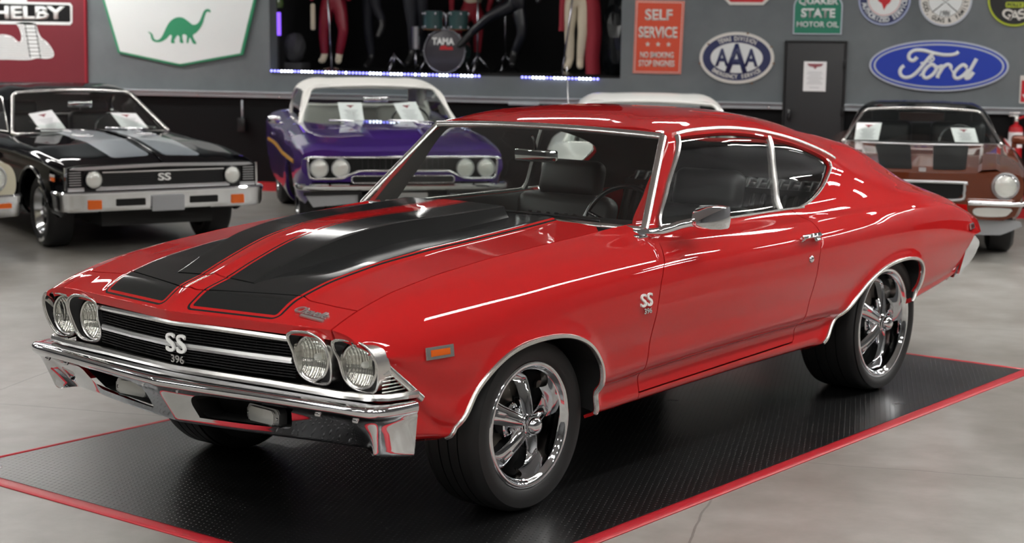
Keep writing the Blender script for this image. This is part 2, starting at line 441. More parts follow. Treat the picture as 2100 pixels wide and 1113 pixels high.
cb = slab('baseboard_back', X0, X1, 10.92, WY + .02, 0, .004, 'curb_red'); cb.name = 'trim_2'
# stage box
for nm, cc, ss in (('floor_stage', ((SX0 + SX1) / 2, WY + 1.3, SZ - .038), (SX1 - SX0 + .3, 2.3, .10)), ('wall_stage_back', ((SX0 + SX1) / 2, WY + 2.4, 2.5), (SX1 - SX0 + .3, .06, 2.9)), ('wall_stage_left', (SX0 - .12, WY + 1.3, 2.5), (.1, 2.2, 2.9)), ('wall_stage_right', (SX1 + .12, WY + 1.3, 2.5), (.1, 2.2, 2.9)), ('ceiling_stage', ((SX0 + SX1) / 2, WY + 1.3, ST + .05), (SX1 - SX0 + .3, 2.3, .10))):
    o = box(nm, cc, ss, 'stage_black'); o['kind'] = 'structure'
# ceiling fixtures, with some added for brightness, highlight and sheen: surface-mounted troffers with two glowing tubes' worth of diffuser
mat('fixture_white', (.8, .8, .8), .5)
LIGHT = 40.
mat('diffuser', (.9, .9, .9), .6, emit=(1., .985, .95), es=LIGHT)
bm = bmesh.new(); add_box(bm, (0, 0, -.05), (1.26, .34, .09), .01); fx_me = bpy.data.meshes.new('fixture'); bm.to_mesh(fx_me); bm.free(); fx_me.materials.append(MATS['fixture_white'])
bm = bmesh.new(); add_box(bm, (0, 0, -.10), (1.20, .28, .02), .004); df_me = bpy.data.meshes.new('diffuser'); bm.to_mesh(df_me); bm.free(); df_me.materials.append(MATS['diffuser'])
FIX = [(x, y) for y in (-8.5, -5.5) for x in (-8.2, -5.4, -2.6, .2, 3.0, 5.8)] + [(x, 7.6) for x in (-3.4, -1.4, .6, 2.6, 5.0, 7.6)] + [(x, y) for y in (9.7,) for x in (-8.6, -10.3, -12., -13.4)] + [(-11., 5.2), (-8.6, 5.2), (-6.4, 5.2), (-11., 3.2), (-8.6, 3.2), (-9., -2.4), (-3.2, -2.8), (.4, -3.2), (3.4, -2.8), (6.4, -4.2), (-6.5, .6), (-9., .8), (6.5, -2.4), (4.7, 4.25), (4.25, 3.2), (3.8, 2.15), (3.35, 1.1), (5.15, 5.3), (7.4, 5.6), (9.4, 6.4), (9.5, 10.), (11., 10.), (9.5, 11.4), (11., 11.4), (6., 10.4)]  # several camera-side units added to brighten the red car's flank
ceil_ = bpy.data.objects['ceiling']
for x, y, z in [(x, y, HC) for x, y in FIX] + [(-7.4 - 1.25 * k, 10.2, 3.75) for k in range(5)]:  # the lower hanging row is added to lay a sheen on the mat
    o = bpy.data.objects.new('ceiling_and_added_light', fx_me); COL.objects.link(o); o.parent = ceil_; o.location = (x, y, z); o.rotation_euler[2] = TH if (x, y) in ((4.7, 4.25), (4.25, 3.2), (3.8, 2.15), (3.35, 1.1), (5.15, 5.3)) else 0.  # units turned along the car are added to draw its shoulder highlight
    if z < HC:
        for dx in (-.5, .5): r_ = tube('added_light_rod', [(dx, 0, HC - z), (dx, 0, -.01)], .006, 'fixture_white', o, False, 6)
    pass
    d = bpy.data.objects.new('light_diffuser', df_me); COL.objects.link(d); d.parent = o
# ================================================================== MAT under the red car
m = mat('vinyl_black', (.008, .008, .0085), .3, spec=.9); n = NT(m); c = n.xyz(n.obj())
u = n.math('DIVIDE', c[0], .026); v = n.math('DIVIDE', c[1], .026)
ru = n.math('FLOOR', u); par = n.math('MODULO', n.math('ABSOLUTE', ru), 2.)
fv = n.math('SUBTRACT', n.math('FRACT', n.math('ADD', v, n.math('MULTIPLY', par, .5))), .5); fu = n.math('SUBTRACT', n.math('FRACT', u), .5)
d1 = n.math('ADD', n.math('MULTIPLY', n.math('MULTIPLY', fu, fu), 16.), n.math('MULTIPLY', n.math('MULTIPLY', fv, fv), 40.))
n.bump(n.math('SUBTRACT', 1., d1, clamp=True), .5, .004)
n.link(n.math('MULTIPLY_ADD', n.noise(n.obj(), 1.2, 3.), .10, .24), n.b.inputs['Roughness'])
mat('vinyl_red', (.52, .018, .03), .38)
mr_ = empty('floor_mat', 'black embossed vinyl mat with a red edging strip under the red car', 'mat', None, (0, 0, 0), TH)
MX0, MX1, MY0, MY1 = -.963, 3.821, -1.203, 1.27
box('mat_sheet', ((MX0 + MX1) / 2, (MY0 + MY1) / 2, .002), (MX1 - MX0, MY1 - MY0, .004), 'vinyl_black', mr_)
for a, b, hw in (((MX0 - .035, MY0 - .07), (MX0 - .035, MY1 + .03), .035), ((MX1 + .016, MY0 - .07), (MX1 + .016, MY1 + .03), .016), ((MX0, MY0 - .035), (MX1, MY0 - .035), .035), ((MX0, MY1 + .014), (MX1, MY1 + .014), .014)):
    P = np.linspace((*a, .001), (*b, .001), 12); V, F = sweep(P, [(-hw, -.001), (-hw * .94, .003), (-hw * .45, .006), (hw * .45, .006), (hw * .94, .003), (hw, -.001)], False, (0, 0, 1)); mesh_obj('edging_strip', V, F, 'vinyl_red', mr_, True)
# ================================================================== RED CAR (axes: x to the rear, front axle at 0, y<0 is its left side)
car = empty('muscle_car', 'glossy red two-door muscle car with black hood stripes parked on the black mat', 'car', None, (0, 0, .004), TH)
L0, L1 = -1.1, 4.3
zc_ = stab([(-1, .80), (-.85, .70), (-.75, .63), (-.66, .545), (-.60, .48), (-.55, .435), (-.47, .42), (.3, .416), (.686, .437), (1.11, .450), (1.53, .459), (1.95, .463), (2.31, .462), (3.26, .486), (3.75, .534), (4.1, .56)], L0, L1, .03)
zb_ = stab([(-1, .385), (-.7, .383), (-.47, .362), (.0, .32), (.34, .293), (.9, .303), (1.5, .313), (2.2, .315), (2.7, .36), (3.15, .41), (3.72, .472), (4.1, .51)], L0, L1, .05)
k6z = stab([(-1, .69), (-.87, .695), (-.80, .705), (-.72, .718), (-.62, .735), (-.45, .765), (-.2, .80), (.1, .828), (.4, .845), (.7, .853), (1.1, .858), (1.6, .852), (2.1, .855), (2.6, .862), (3.06, .852), (3.5, .82), (3.8, .775), (4.0, .73), (4.1, .71)], L0, L1, .08)
k6y = stab([(-1, .77), (-.87, .82), (-.80, .85), (-.70, .878), (-.5, .90), (-.2, .912), (.2, .917), (.7, .92), (1.2, .925), (2.0, .93), (2.6, .937), (3.06, .932), (3.4, .91), (3.7, .88), (4.0, .835), (4.1, .81)], L0, L1, .08)
k5y = stab([(-1, .78), (-.87, .828), (-.80, .857), (-.7, .885), (-.5, .917), (-.2, .937), (.2, .944), (2.0, .948), (2.6, .95), (3.06, .942), (3.5, .912), (3.8, .88), (4.0, .85), (4.1, .83)], L0, L1, .08)
k3y = stab([(-1, .775), (-.87, .82), (-.80, .845), (-.7, .868), (-.5, .89), (-.2, .903), (.2, .906), (2.0, .907), (2.6, .905), (3.06, .90), (3.5, .875), (3.8, .845), (4.1, .80)], L0, L1, .08)
stp = stab([(-1, .002), (-.6, .004), (-.45, .012), (.2, .012), (.8, .018), (2.3, .018), (3.1, .008), (4, .004)], L0, L1, .05)
k1y = lambda x: k3y(x) - .003 - stp(x)
k7yF = stab([(-1, .75), (-.87, .765), (-.7, .772), (.9, .772), (1.3, .772)], L0, 1.6, .08)
k7zF = stab([(-1, .70), (-.92, .735), (-.87, .762), (-.80, .79), (-.745, .806), (-.69, .822), (-.57, .849), (-.42, .872), (-.25, .889), (.13, .916), (.5, .935), (.85, .949), (1.3, .96)], L0, 1.6, .04)
SEAM = stab([(-1, .71), (-.92, .745), (-.867, .774), (-.80, .80), (-.745, .82), (-.59, .861), (-.34, .899), (-.07, .925), (.22, .943), (.53, .960), (.70, .972), (.84, .978), (1.3, .99)], L0, 1.6, .03)
sidec = [(lambda x: k1y(x) - .05, lambda x: zb_(x) - .004), (k1y, lambda x: zb_(x) + .022),
         (lambda x: k3y(x) - stp(x), lambda x: zc_(x) - .014), (k3y, zc_),
         (lambda x: k5y(x) - .016, lambda x: zc_(x) + .30 * (k6z(x) - zc_(x))),
         (k5y, lambda x: zc_(x) + .62 * (k6z(x) - zc_(x))), (k6y, k6z)]
mid = lambda a, b, t, o=0.: (lambda x: a(x) * (1 - t) + b(x) * t + o)
ctrlF = sidec + [(mid(k6y, k7yF, .5, .012), mid(k6z, k7zF, .5, .010)), (k7yF, k7zF), (mid(k7yF, lambda x: .70 + 0 * x, .35), mid(k7zF, SEAM, .42)), (lambda x: .6985 + 0 * x, SEAM)]
k7y = stab([(.5, .772), (.9, .772), (1.9, .775), (2.1, .785), (2.4, .825), (2.6, .85), (2.8, .862), (3.06, .865), (3.3, .858), (3.55, .838), (3.8, .805), (4.0, .77), (4.1, .75)], .3, L1, .08)
k7z = stab([(.5, .937), (.85, .945), (1.2, .934), (1.5, .93), (2.1, .927), (2.4, .93), (2.8, .932), (3.06, .928), (3.3, .916), (3.55, .892), (3.8, .845), (4.0, .785), (4.1, .75)], .3, L1, .08)
k8y = stab([(.5, .745), (1.9, .745), (2.1, .752), (2.4, .78), (2.6, .802), (2.8, .815), (3.06, .822), (3.3, .818), (3.55, .80), (3.8, .77), (4.0, .735), (4.1, .715)], .3, L1, .08)
k8z = stab([(.5, .952), (.9, .956), (1.3, .948), (2.1, .946), (2.4, .955), (2.6, .962), (2.8, .962), (3.06, .955), (3.3, .94), (3.55, .915), (3.8, .866), (4.0, .803), (4.1, .77)], .3, L1, .08)
k9y = stab([(.5, .694), (1.9, .694), (2.2, .70), (2.4, .712), (2.6, .735), (2.8, .742), (3.06, .735), (3.3, .73), (3.55, .725), (3.8, .70), (4.0, .67), (4.1, .65)], .3, L1, .08)
k9z = stab([(.5, 1.1), (1.9, 1.1), (2.2, 1.085), (2.4, 1.065), (2.6, 1.04), (2.8, 1.022), (3.06, 1.0), (3.3, .975), (3.55, .942), (3.8, .888), (4.0, .82), (4.1, .785)], .3, L1, .08)
k10y = stab([(.5, .622), (1.7, .622), (1.9, .626), (2.15, .636), (2.36, .648), (2.52, .663), (2.6, .67), (2.8, .668), (3.06, .635), (3.3, .625), (3.55, .62), (4.1, .58)], .3, L1, .06)
k10z = stab([(.5, 1.30), (1.2, 1.314), (1.4, 1.322), (1.66, 1.322), (1.9, 1.305), (2.15, 1.273), (2.36, 1.23), (2.52, 1.186), (2.6, 1.158), (2.8, 1.108), (3.06, 1.085), (3.3, 1.035), (3.55, .975), (3.8, .90), (4.0, .83), (4.1, .79)], .3, L1, .05)
k11y = stab([(.5, .55), (2.6, .55), (2.8, .55), (3.06, .535), (4.1, .52)], .3, L1, .06)
k11z = stab([(.5, 1.2), (1.0, 1.29), (1.2, 1.332), (1.35, 1.350), (1.5, 1.357), (1.8, 1.353), (2.1, 1.332), (2.36, 1.292), (2.6, 1.245), (2.8, 1.212), (3.06, 1.178), (3.3, 1.105), (3.55, 1.012), (3.8, .925), (4.0, .845), (4.1, .80)], .3, L1, .05)
k12z = stab([(.5, 1.18), (1.0, 1.285), (1.15, 1.335), (1.25, 1.362), (1.4, 1.384), (1.6, 1.397), (1.8, 1.396), (2.1, 1.38), (2.4, 1.347), (2.6, 1.315), (2.8, 1.27), (3.06, 1.185), (3.3, 1.075), (3.55, 1.005), (3.8, .93), (4.0, .85), (4.1, .805)], .3, L1, .05)
ctrlR = sidec + [(mid(k6y, k7y, .5, .012), mid(k6z, k7z, .5, .010)), (k7y, k7z), (k8y, k8z), (k9y, k9z), (k10y, k10z), (k11y, k11z), (lambda x: .30 + 0 * x, k12z), (lambda x: 0 * x, lambda x: k12z(x) + .008)]
# wheel openings (side view x, z)
archF = smooth_poly([(-.512, .20), (-.507, .30), (-.496, .369), (-.443, .454), (-.376, .546), (-.285, .617), (-.175, .654), (-.034, .664), (.104, .650), (.225, .602), (.312, .522), (.338, .432), (.338, .357), (.336, .285), (.336, .20)], 90)
archR = smooth_poly([(2.06, .20), (2.10, .28), (2.166, .352), (2.277, .452), (2.392, .531), (2.535, .607), (2.686, .650), (2.87, .662), (3.03, .640), (3.115, .582), (3.122, .508), (3.105, .45), (3.088, .41), (3.085, .34), (3.085, .20)], 90)
APOLY = [archF, archR]
def flare(P):
    y = np.zeros(len(P)); q2 = P[:, [0, 2]]
    for a in APOLY:
        near = (q2[:, 0] > a[:, 0].min() - .15) & (q2[:, 0] < a[:, 0].max() + .15) & (P[:, 1] > .6)
        if near.any():
            d = -sdpoly(q2[near], a); d = np.maximum(d, 0.); y[near] += .013 * np.exp(-(d / .03) ** 2)
    return y
SF = Loft(ctrlF, flare, False); SR = Loft(ctrlR, flare, True)
xdoorF = tab((.2, .645), (.34, .645), (.47, .648), (.60, .665), (.70, .685), (.78, .705), (.83, .735), (.88, .785), (.93, .845), (.96, .886), (1.3, .886))
xdoorR = tab((.2, 1.86), (.36, 1.875), (.42, 1.90), (.60, 1.955), (.70, 1.975), (.77, 1.985), (.82, 2.0), (.87, 2.03), (.91, 2.055), (.95, 2.075), (1.3, 2.08))
zdoorB = tab((.5, .342), (.65, .347), (1.9, .378), (2.2, .385))
arch_g = lambda k: (lambda P: -sdpoly(P[:, [0, 2]], APOLY[k]))
XE = tab((.2, -.70), (.52, -.715), (.533, -.715), (.5331, -.632), (.706, -.826), (.735, -.86), (.8, -.875), (1, -.9))
def front_edge(P):
    a = P[:, 0] - np.where(P[:, 2] > .55, np.interp(P[:, 2], [.53, .706, .76, 1.], [-.63, -.824, -.866, -.95]), -9)
    lip = np.interp(P[:, 1], [.0, .70, .80, .83, .85, 1.], [-.868, -.868, -.862, -.845, -.82, -.6])
    top = P[:, 0] - lip
    low = P[:, 0] + .715
    side = P[:, 0] - np.interp(P[:, 2], [.533, .706], [-.632, -.824])
    return np.where(P[:, 2] > .70, top, np.where(P[:, 2] > .533, np.maximum(side, -9), low))
GAP = .0032
us = np.r_[np.linspace(-.95, -.55, 34), np.linspace(-.54, .94, 84)[0:]]
uv0, tr0 = grid(us, np.linspace(0, len(ctrlF) - 1, 6 * (len(ctrlF) - 1) + 1))
uv, tr = clip(uv0, tr0, SF, lambda P: P[:, 0] + .868 - .6 * np.maximum(P[:, 1] - .80, 0) )
uv, tr = clip(uv, tr, SF, lambda P: np.maximum(P[:, 0] - np.interp(P[:, 2], [.5, .533, .706, .742], [-.595, -.632, -.822, -.885]), np.minimum(.533 - P[:, 2], P[:, 0] + .715)))
uv, tr = clip(uv, tr, SF, arch_g(0))
uv, tr = clip(uv, tr, SF, lambda P: np.maximum(xdoorF(P[:, 2]) - GAP - P[:, 0], 9 * (P[:, 2] - .951) if False else xdoorF(P[:, 2]) - GAP - P[:, 0]))
for s in (-1, 1): patch('fender', uv, tr, SF, 'red_paint', car, side=s, flange=.012)
q_ = SF(np.stack([np.full(12, -.866), np.linspace(7.75, 10., 12)], 1))
for s in (-1, 1):
    V = []; F = []
    for i, p in enumerate(q_):
        V += [(p[0], s * p[1], p[2] - .001), (p[0] + .003, s * p[1], p[2] - .012), (p[0] + .012, s * p[1], p[2] - .032)]
        if i: a = 3 * i; F += [(a - 3, a - 2, a + 1, a), (a - 2, a - 1, a + 2, a + 1)]
    mesh_obj('fender_lip', V, F, 'red_paint', car, True)
# rear shell: quarters, rockers, pillars and roof in one skin
us = np.r_[np.linspace(.62, 1.4, 40), np.linspace(1.42, 4.12, 108)]
uv0, tr0 = grid(us, np.linspace(0, len(ctrlR) - 1, 6 * (len(ctrlR) - 1) + 1))
WIN = np.array([(.991 - .012, .954), (1.278 - .002, 1.304)] + [tuple(p) for p in smooth_poly([(1.40, 1.308), (1.654, 1.308), (1.85, 1.295), (2.0, 1.276), (2.2, 1.242), (2.355, 1.205), (2.48, 1.166), (2.530, 1.140), (2.538, 1.118), (2.51, 1.093), (2.459, 1.060), (2.359, 1.010), (2.25, .972), (2.157, .953)], 50)])
wsb = lambda y: (.66 + .179 * (y / .77) ** 2, .985 - .022 * (y / .77) ** 2)
wst = lambda y: (1.125 + .062 * (y / .62) ** 2, 1.330 - .020 * (y / .62) ** 2)
def xws(y, z):
    xb, zb = wsb(y); xt, zt = wst(y); t = (z - zb) / (zt - zb); return xb + (xt - xb) * t
XR = tab((.2, 3.60), (.42, 3.62), (.48, 3.69), (.56, 3.77), (.66, 3.86), (.684, 3.885), (.686, 4.045), (.75, 4.065), (.84, 4.01), (.93, 3.86), (1.0, 3.7), (1.05, 3.9), (1.4, 4.2))
def doorg(P): return np.minimum(np.minimum(P[:, 0] - xdoorF(P[:, 2]), xdoorR(P[:, 2]) - P[:, 0]), np.minimum(P[:, 2] - zdoorB(P[:, 0]), .951 - P[:, 2]))
uvF, trF = clip(uv0, tr0, SR, lambda P: np.where(P[:, 2] < .955, P[:, 0] - xdoorF(P[:, 2]), np.minimum(P[:, 0] - xws(P[:, 1], P[:, 2]) - .012, P[:, 0] - .885 + 9 * np.maximum(P[:, 2] - .9555, 0))))
uv, tr = clip(uvF, trF, SR, arch_g(1))
uv, tr = clip(uv, tr, SR, lambda P: np.where(P[:, 2] > .9, 9., XR(P[:, 2]) - P[:, 0]))
uv, tr = clip(uv, tr, SR, lambda P: 4.075 - P[:, 0])
uv, tr = clip(uv, tr, SR, lambda P: -sdpoly(P[:, [0, 2]], WIN))
uv, tr = clip(uv, tr, SR, lambda P: -(doorg(P) + GAP))
BL = np.array([(2.45, -.5), (2.45, .5), (2.52, .52), (3.02, .47), (3.06, .40), (3.06, -.40), (3.02, -.47), (2.52, -.52)])   # rear window, plan view
uv, tr = clip(uv, tr, SR, lambda P: np.where(P[:, 2] > 1.0, -sdpoly(P[:, [0, 1]], BL), 1.))
patch('body_shell', uv, tr, SR, 'red_paint', car, mirror=True, flange=.02)
uv, tr = clip(uv0, tr0, SR, lambda P: np.where(P[:, 2] > 1.0, sdpoly(P[:, [0, 1]], BL * [1, 1.0]) + .01, -1.))
patch('rear_window', uv, tr, SR, 'glass', car, mirror=True, offset=-.012)
uv, tr = clip(uv0, tr0, SR, lambda P: doorg(P) - GAP)
doors = [patch('door', uv, tr, SR, 'red_paint', car, side=s, flange=.022) for s in (-1, 1)]
# side glass
xB = lambda z: 2.034 + (z - 1.272) * (2.034 - 1.996) / (1.272 - .945)
for nm, g2 in (('door_window', lambda P: xB(P[:, 2]) - P[:, 0]), ('quarter_window', lambda P: P[:, 0] - xB(P[:, 2]))):
    uv, tr = clip(uv0, tr0, SR, lambda P: sdpoly(P[:, [0, 2]], WIN) + .006)
    uv, tr = clip(uv, tr, SR, g2)
    for s in (-1, 1): patch(nm, uv, tr, SR, 'glass', car, side=s, offset=-.014)
# headliner and dark inner skin
uv, tr = clip(uvF, trF, SR, lambda P: -sdpoly(P[:, [0, 2]], WIN))
uv, tr = clip(uv, tr, SR, lambda P: np.where(P[:, 2] > 1.0, -sdpoly(P[:, [0, 1]], BL), P[:, 2] - .90))
patch('headliner', uv, tr, SR, 'headliner', car, mirror=True, offset=-.024)
# ---- hood and header (height field over plan)
xn_ = tab((0, -.962), (.2, -.932), (.45, -.895), (.60, -.873), (.72, -.868))
def hoodz(x, y):
    ay = np.abs(y); s = x - xn_(ay)
    sx = -.868 + s                                     # the same distance behind the nose, measured on the seam
    z = SEAM(np.maximum(sx, -.868)) + np.minimum(sx + .868, 0) * .9
    st = 1 / (1 + np.exp(-(.462 - ay - .012 * (x + .75)) / .006))
    w = np.clip((s - .0) / .12, 0, 1); w = w * w * (3 - 2 * w)
    rear = np.clip((x - .2) / .5, 0, 1)
    return z + w * (.013 * st + (.011 + .012 * rear) * (1 - (ay / .7) ** 2)) + .010 * np.exp(-(ay / .02) ** 2) * np.clip(1 - (s - .1) / .5, 0, 1) * w
def HOOD(uv):
    x = uv[:, 0].copy(); y = uv[:, 1]; xn = xn_(np.abs(y)); f = np.maximum(xn - x, 0)   # in front of the nose line the skin turns down
    z = hoodz(np.maximum(x, xn), y)
    xx = np.where(f > 0, xn + .30 * f, x)
    z = np.where(f > 0, z - f * 1.0, z)
    return np.stack([xx, y, z], 1)
xhd = lambda ay: np.interp(ay, [0, .458, .70], [-.862, -.748, -.745])
xhr = lambda ay: np.interp(ay, [0, .3, .55, .64, .70], [.62, .648, .70, .69, .62])
ys = np.r_[np.linspace(-.6925, -.5, 16), np.linspace(-.49, -.42, 15), np.linspace(-.40, .40, 33), np.linspace(.42, .49, 15), np.linspace(.5, .6925, 16)]
uvh, trh = grid(np.r_[np.linspace(-1.0, -.70, 90), np.linspace(-.68, .76, 64)], ys)
uv, tr = clip(uvh, trh, HOOD, lambda P: P[:, 0] - xhd(np.abs(P[:, 1])) - .003)
uv, tr = clip(uv, tr, HOOD, lambda P: xhr(np.abs(P[:, 1])) - P[:, 0])
patch('hood', uv, tr, HOOD, 'hood_paint', car, flange=.02, du=.006, dv=.006)
uv, tr = clip(uvh, trh, lambda q: q, lambda q: q[:, 0] - xn_(np.abs(q[:, 1])) + .042) if False else (uvh, trh)
uvc = np.c_[uvh, np.zeros(len(uvh))]
uv, tr = clip(uvh, trh, lambda q: np.c_[q, np.zeros(len(q))], lambda q: q[:, 0] - (xn_(np.abs(q[:, 1])) - .036))
uv, tr = clip(uv, tr, lambda q: np.c_[q, np.zeros(len(q))], lambda q: xhd(np.abs(q[:, 1])) - .003 - q[:, 0])
patch('header_panel', uv, tr, HOOD, 'hood_paint', car, flange=.015, du=.0016, dv=.003)
# cowl-induction scoop
def scoop():
    xs = np.r_[np.linspace(-.74, -.3, 26), np.linspace(-.27, .57, 22)]; V = []; F = []; rows = []
    hr = stab([(-.80, 0), (-.72, .0), (-.6, .026), (-.45, .052), (-.25, .070), (.0, .070), (.3, .055), (.57, .043), (.7, .04)], -1, 1, .05)
    for x in xs:
        h = float(hr(x)); w = float(np.interp(x, [-.74, -.4, .57], [.20, .245, .272])); pts = []
        for t in np.linspace(-1, 1, 41):
            a = abs(t)
            if a < .78: y = t / .78 * (w - .007); k = 1. - .10 * (1 - (a / .78) ** 2) * 0
            elif a < .84: q = (a - .78) / .06; y = math.copysign(w - .007 + .007 * math.sin(q * PI / 2), t); k = 1 - .16 * (1 - math.cos(q * PI / 2))
            else: q = (a - .84) / .16; y = math.copysign(w + .022 * q ** 1.3, t); k = .84 * (1 - q)
            z0 = float(hoodz(np.array([x]), np.array([y]))[0]); pts.append((x, y, z0 - .003 + (h + .003) * k))
        rows.append(len(V)); V += pts
    for i in range(len(xs) - 1):
        for j in range(40): a = rows[i] + j; F.append((a, a + 1, rows[i + 1] + j + 1, rows[i + 1] + j))
    e = [v for v in V[-41:]]; n = len(V); V += e; F.append(tuple(n + j for j in range(41)))
    o = mesh_obj('hood_scoop', V, F, 'hood_paint', car, True); o.data.set_sharp_from_angle(angle=math.radians(40)); return o
scoop()
# cowl vent below the windscreen
V = []; F = []
for i, y in enumerate(np.linspace(-.70, .70, 29)):
    xb, zb = wsb(abs(y)); V += [(float(xhr(abs(y))) - .05, y, zb - .035), (xb + .02, y, zb - .012)]
    if i: a = 2 * i; F.append((a - 2, a - 1, a + 1, a))
mesh_obj('cowl_panel', V, F, 'black_trim', car, True)
# ---- windscreen
def WS(uv):
    y, t = uv[:, 0], uv[:, 1]; s = np.sign(y); k = .77 + (.62 - .77) * t; yy = y * k
    b = wsb(yy / k * .77); tt = wst(yy / k * .62)
    bul = .018 * np.sin(np.clip(t, 0, 1) * PI) * (1 - y * y)
    return np.stack([b[0] + (tt[0] - b[0]) * t - bul, yy, b[1] + (tt[1] - b[1]) * t + bul * .7], 1)
uv, tr = grid(np.linspace(-.985, .985, 41), np.linspace(.0, .99, 17))
patch('windshield', uv, tr, type('F', (), {'__call__': lambda s_, q_: WS(q_), 'sign': -1.})(), 'glass', car, du=.02, dv=.02)
fr = np.array([(-1, 0), (-1, 1), (1, 1), (1, 0)])
wp = WS(np.array([(-1., t) for t in np.linspace(0, 1, 16)])); wq = WS(np.array([(y, 1.) for y in np.linspace(-1, 1, 41)])); wz = WS(np.array([(1., t) for t in np.linspace(1, 0, 16)])); wb = WS(np.array([(y, 0.) for y in np.linspace(1, -1, 41)]))
def strip(name, P, N, wid, thick, m, parent=car):
    """flat moulding: path P, outward normals N, half width, thickness"""
    P = np.asarray(P); T = np.gradient(P, axis=0); T /= np.linalg.norm(T, axis=1)[:, None]; N = np.asarray(N) + 0 * P; A = np.cross(T, N); A /= np.linalg.norm(A, axis=1)[:, None]; N = np.cross(A, T)
    pr = [(-wid, -thick), (-wid, thick * .3), (-wid * .6, thick), (wid * .6, thick), (wid, thick * .3), (wid, -thick)]
    V = []; F = []; k = len(pr)
    for i in range(len(P)):
        for a, b in pr: V.append(P[i] + A[i] * a + N[i] * b)
    for i in range(len(P) - 1):
        for q in range(k): w = (q + 1) % k; F.append((i * k + q, i * k + w, (i + 1) * k + w, (i + 1) * k + q))
    F.append(tuple(range(k))); F.append(tuple((len(P) - 1) * k + q for q in range(k - 1, -1, -1)))
    o = mesh_obj(name, V, F, m, parent, True); o.data.set_sharp_from_angle(angle=math.radians(50))
    bm = bmesh.new(); bm.from_mesh(o.data); bmesh.ops.recalc_face_normals(bm, faces=bm.faces); bm.to_mesh(o.data); bm.free(); return o
nws = np.array([-.7, 0, .7])
strip('windshield_trim', wp, np.array([-.6, -.4, .6]), .016, .008, 'chrome_trim')
strip('windshield_trim', wz, np.array([-.6, .4, .6]), .016, .008, 'chrome_trim')
strip('windshield_trim', wq, nws, .015, .009, 'chrome_trim')
strip('windshield_trim', wb, nws, .012, .006, 'chrome_trim')
# ---- mouldings on the side
def side_path(pts, off=.004, vmax=None):
    pts = np.asarray(pts, float); P = SR.at_xz(pts[:, 0], pts[:, 1], vmax) ; P[:, 1] += off; return P
def both(fn):
    for s in (-1, 1): fn(s)
def mir(P, s): P = np.array(P, float); P[:, 1] *= s; return P
wpath = smooth_poly(WIN[1:], 90)
def side_trims(s):
    out = np.array([0, s * 1., .3])
    P = side_path(smooth_poly([(1.262, 1.316), (1.40, 1.326), (1.654, 1.327), (1.85, 1.314), (2.0, 1.297), (2.2, 1.262), (2.355, 1.226), (2.50, 1.183), (2.59, 1.148)], 60), .004, 12)
    strip('drip_rail', mir(P, s), out, .009, .012, 'chrome_trim')
    P = side_path([(.984 + (1.270 - .984) * t, .957 + (1.308 - .957) * t) for t in np.linspace(0, 1, 12)], .004, 12)
    strip('window_trim', mir(P, s), out, .012, .010, 'chrome_trim')
    P = side_path([(x, .951) for x in np.linspace(.98, 2.17, 30)], .002)
    strip('belt_moulding', mir(P, s), out, .006, .007, 'chrome_trim')
    P = side_path(smooth_poly([(2.15, .953), (2.25, .972), (2.359, 1.010), (2.459, 1.060), (2.51, 1.093), (2.538, 1.118), (2.533, 1.138)], 40), .001)
    strip('window_trim', mir(P, s), out, .005, .005, 'chrome_trim')
    P = side_path([(xB(z), z) for z in np.linspace(.952, 1.275, 12)], -.006)
    strip('window_divider', mir(P, s), out, .011, .010, 'chrome_trim')
both(side_trims)
for k, S_ in ((0, SF), (1, SR)):
    a = APOLY[k]; a = a[(a[:, 1] > (.30 if k else .31))]
    if k == 1: a = a[~((a[:, 0] < 2.5) & (a[:, 1] < .325))]; a = a[~((a[:, 0] > 2.9) & (a[:, 1] < .41))]
    else: a = a[~((a[:, 0] < 0) & (a[:, 1] < .363))]
    P = S_.at_xz(a[:, 0], a[:, 1], 6.5)
    for s in (-1, 1):
        c0 = np.array([a[:, 0].mean(), 0, .4]); N = np.zeros_like(P); N[:, 1] = s
        strip('wheel_arch_trim', mir(P + [0, .002, 0], s), N, .009, .007, 'chrome_trim')
        # wheel housing
        V = []; F = []
        q = mir(P, s)
        for i, p in enumerate(q):
            for j, dy in enumerate((0., .03, .18, .42)): V.append((p[0] , p[1] - s * dy, p[2] + (.0 if j == 0 else .012 if j < 2 else .03)))
            if i:
                for j in range(3): b = 4 * i + j; F.append((b - 4, b - 3, b + 1, b))
        n0 = len(V); F.append(tuple(4 * i + 3 for i in range(len(q))))
        mesh_obj('wheel_housing', V, F, 'under_black', car, False)
# ---- underside, floor pan, rear panel
def hull(name, boxes, m, parent=car):
    bm = bmesh.new()
    for c, s_ in boxes: add_box(bm, c, s_)
    return bm_obj(name, bm, m, parent)
hull('underbody', [((1.75, 0, .36), (3.6, .96, .14)), ((1.25, 0, .335), (1.5, 1.66, .05)), ((-.62, 0, .60), (.30, 1.3, .22)), ((3.4, 0, .50), (.46, 1.40, .16)), ((.30, 0, .60), (.5, .96, .5))], 'under_black')
V = []; F = []
for i, z in enumerate(np.linspace(.46, .83, 12)):
    x = float(XR(z)) - .012; y = float(SR.at_xz(np.array([x]), np.array([z]), 8.)[0, 1]); V += [(x, -y + .004, z), (x, y - .004, z)]
    if i: a = 2 * i; F.append((a - 2, a - 1, a + 1, a))
mesh_obj('tail_panel', V, F, 'red_paint', car, True)
RBP = [(3.690, .472), (3.79, .600), (3.842, .682), (3.875, .690), (3.915, .686), (3.972, .660), (3.990, .636), (3.985, .612), (3.925, .575), (3.84, .528), (3.75, .474)]
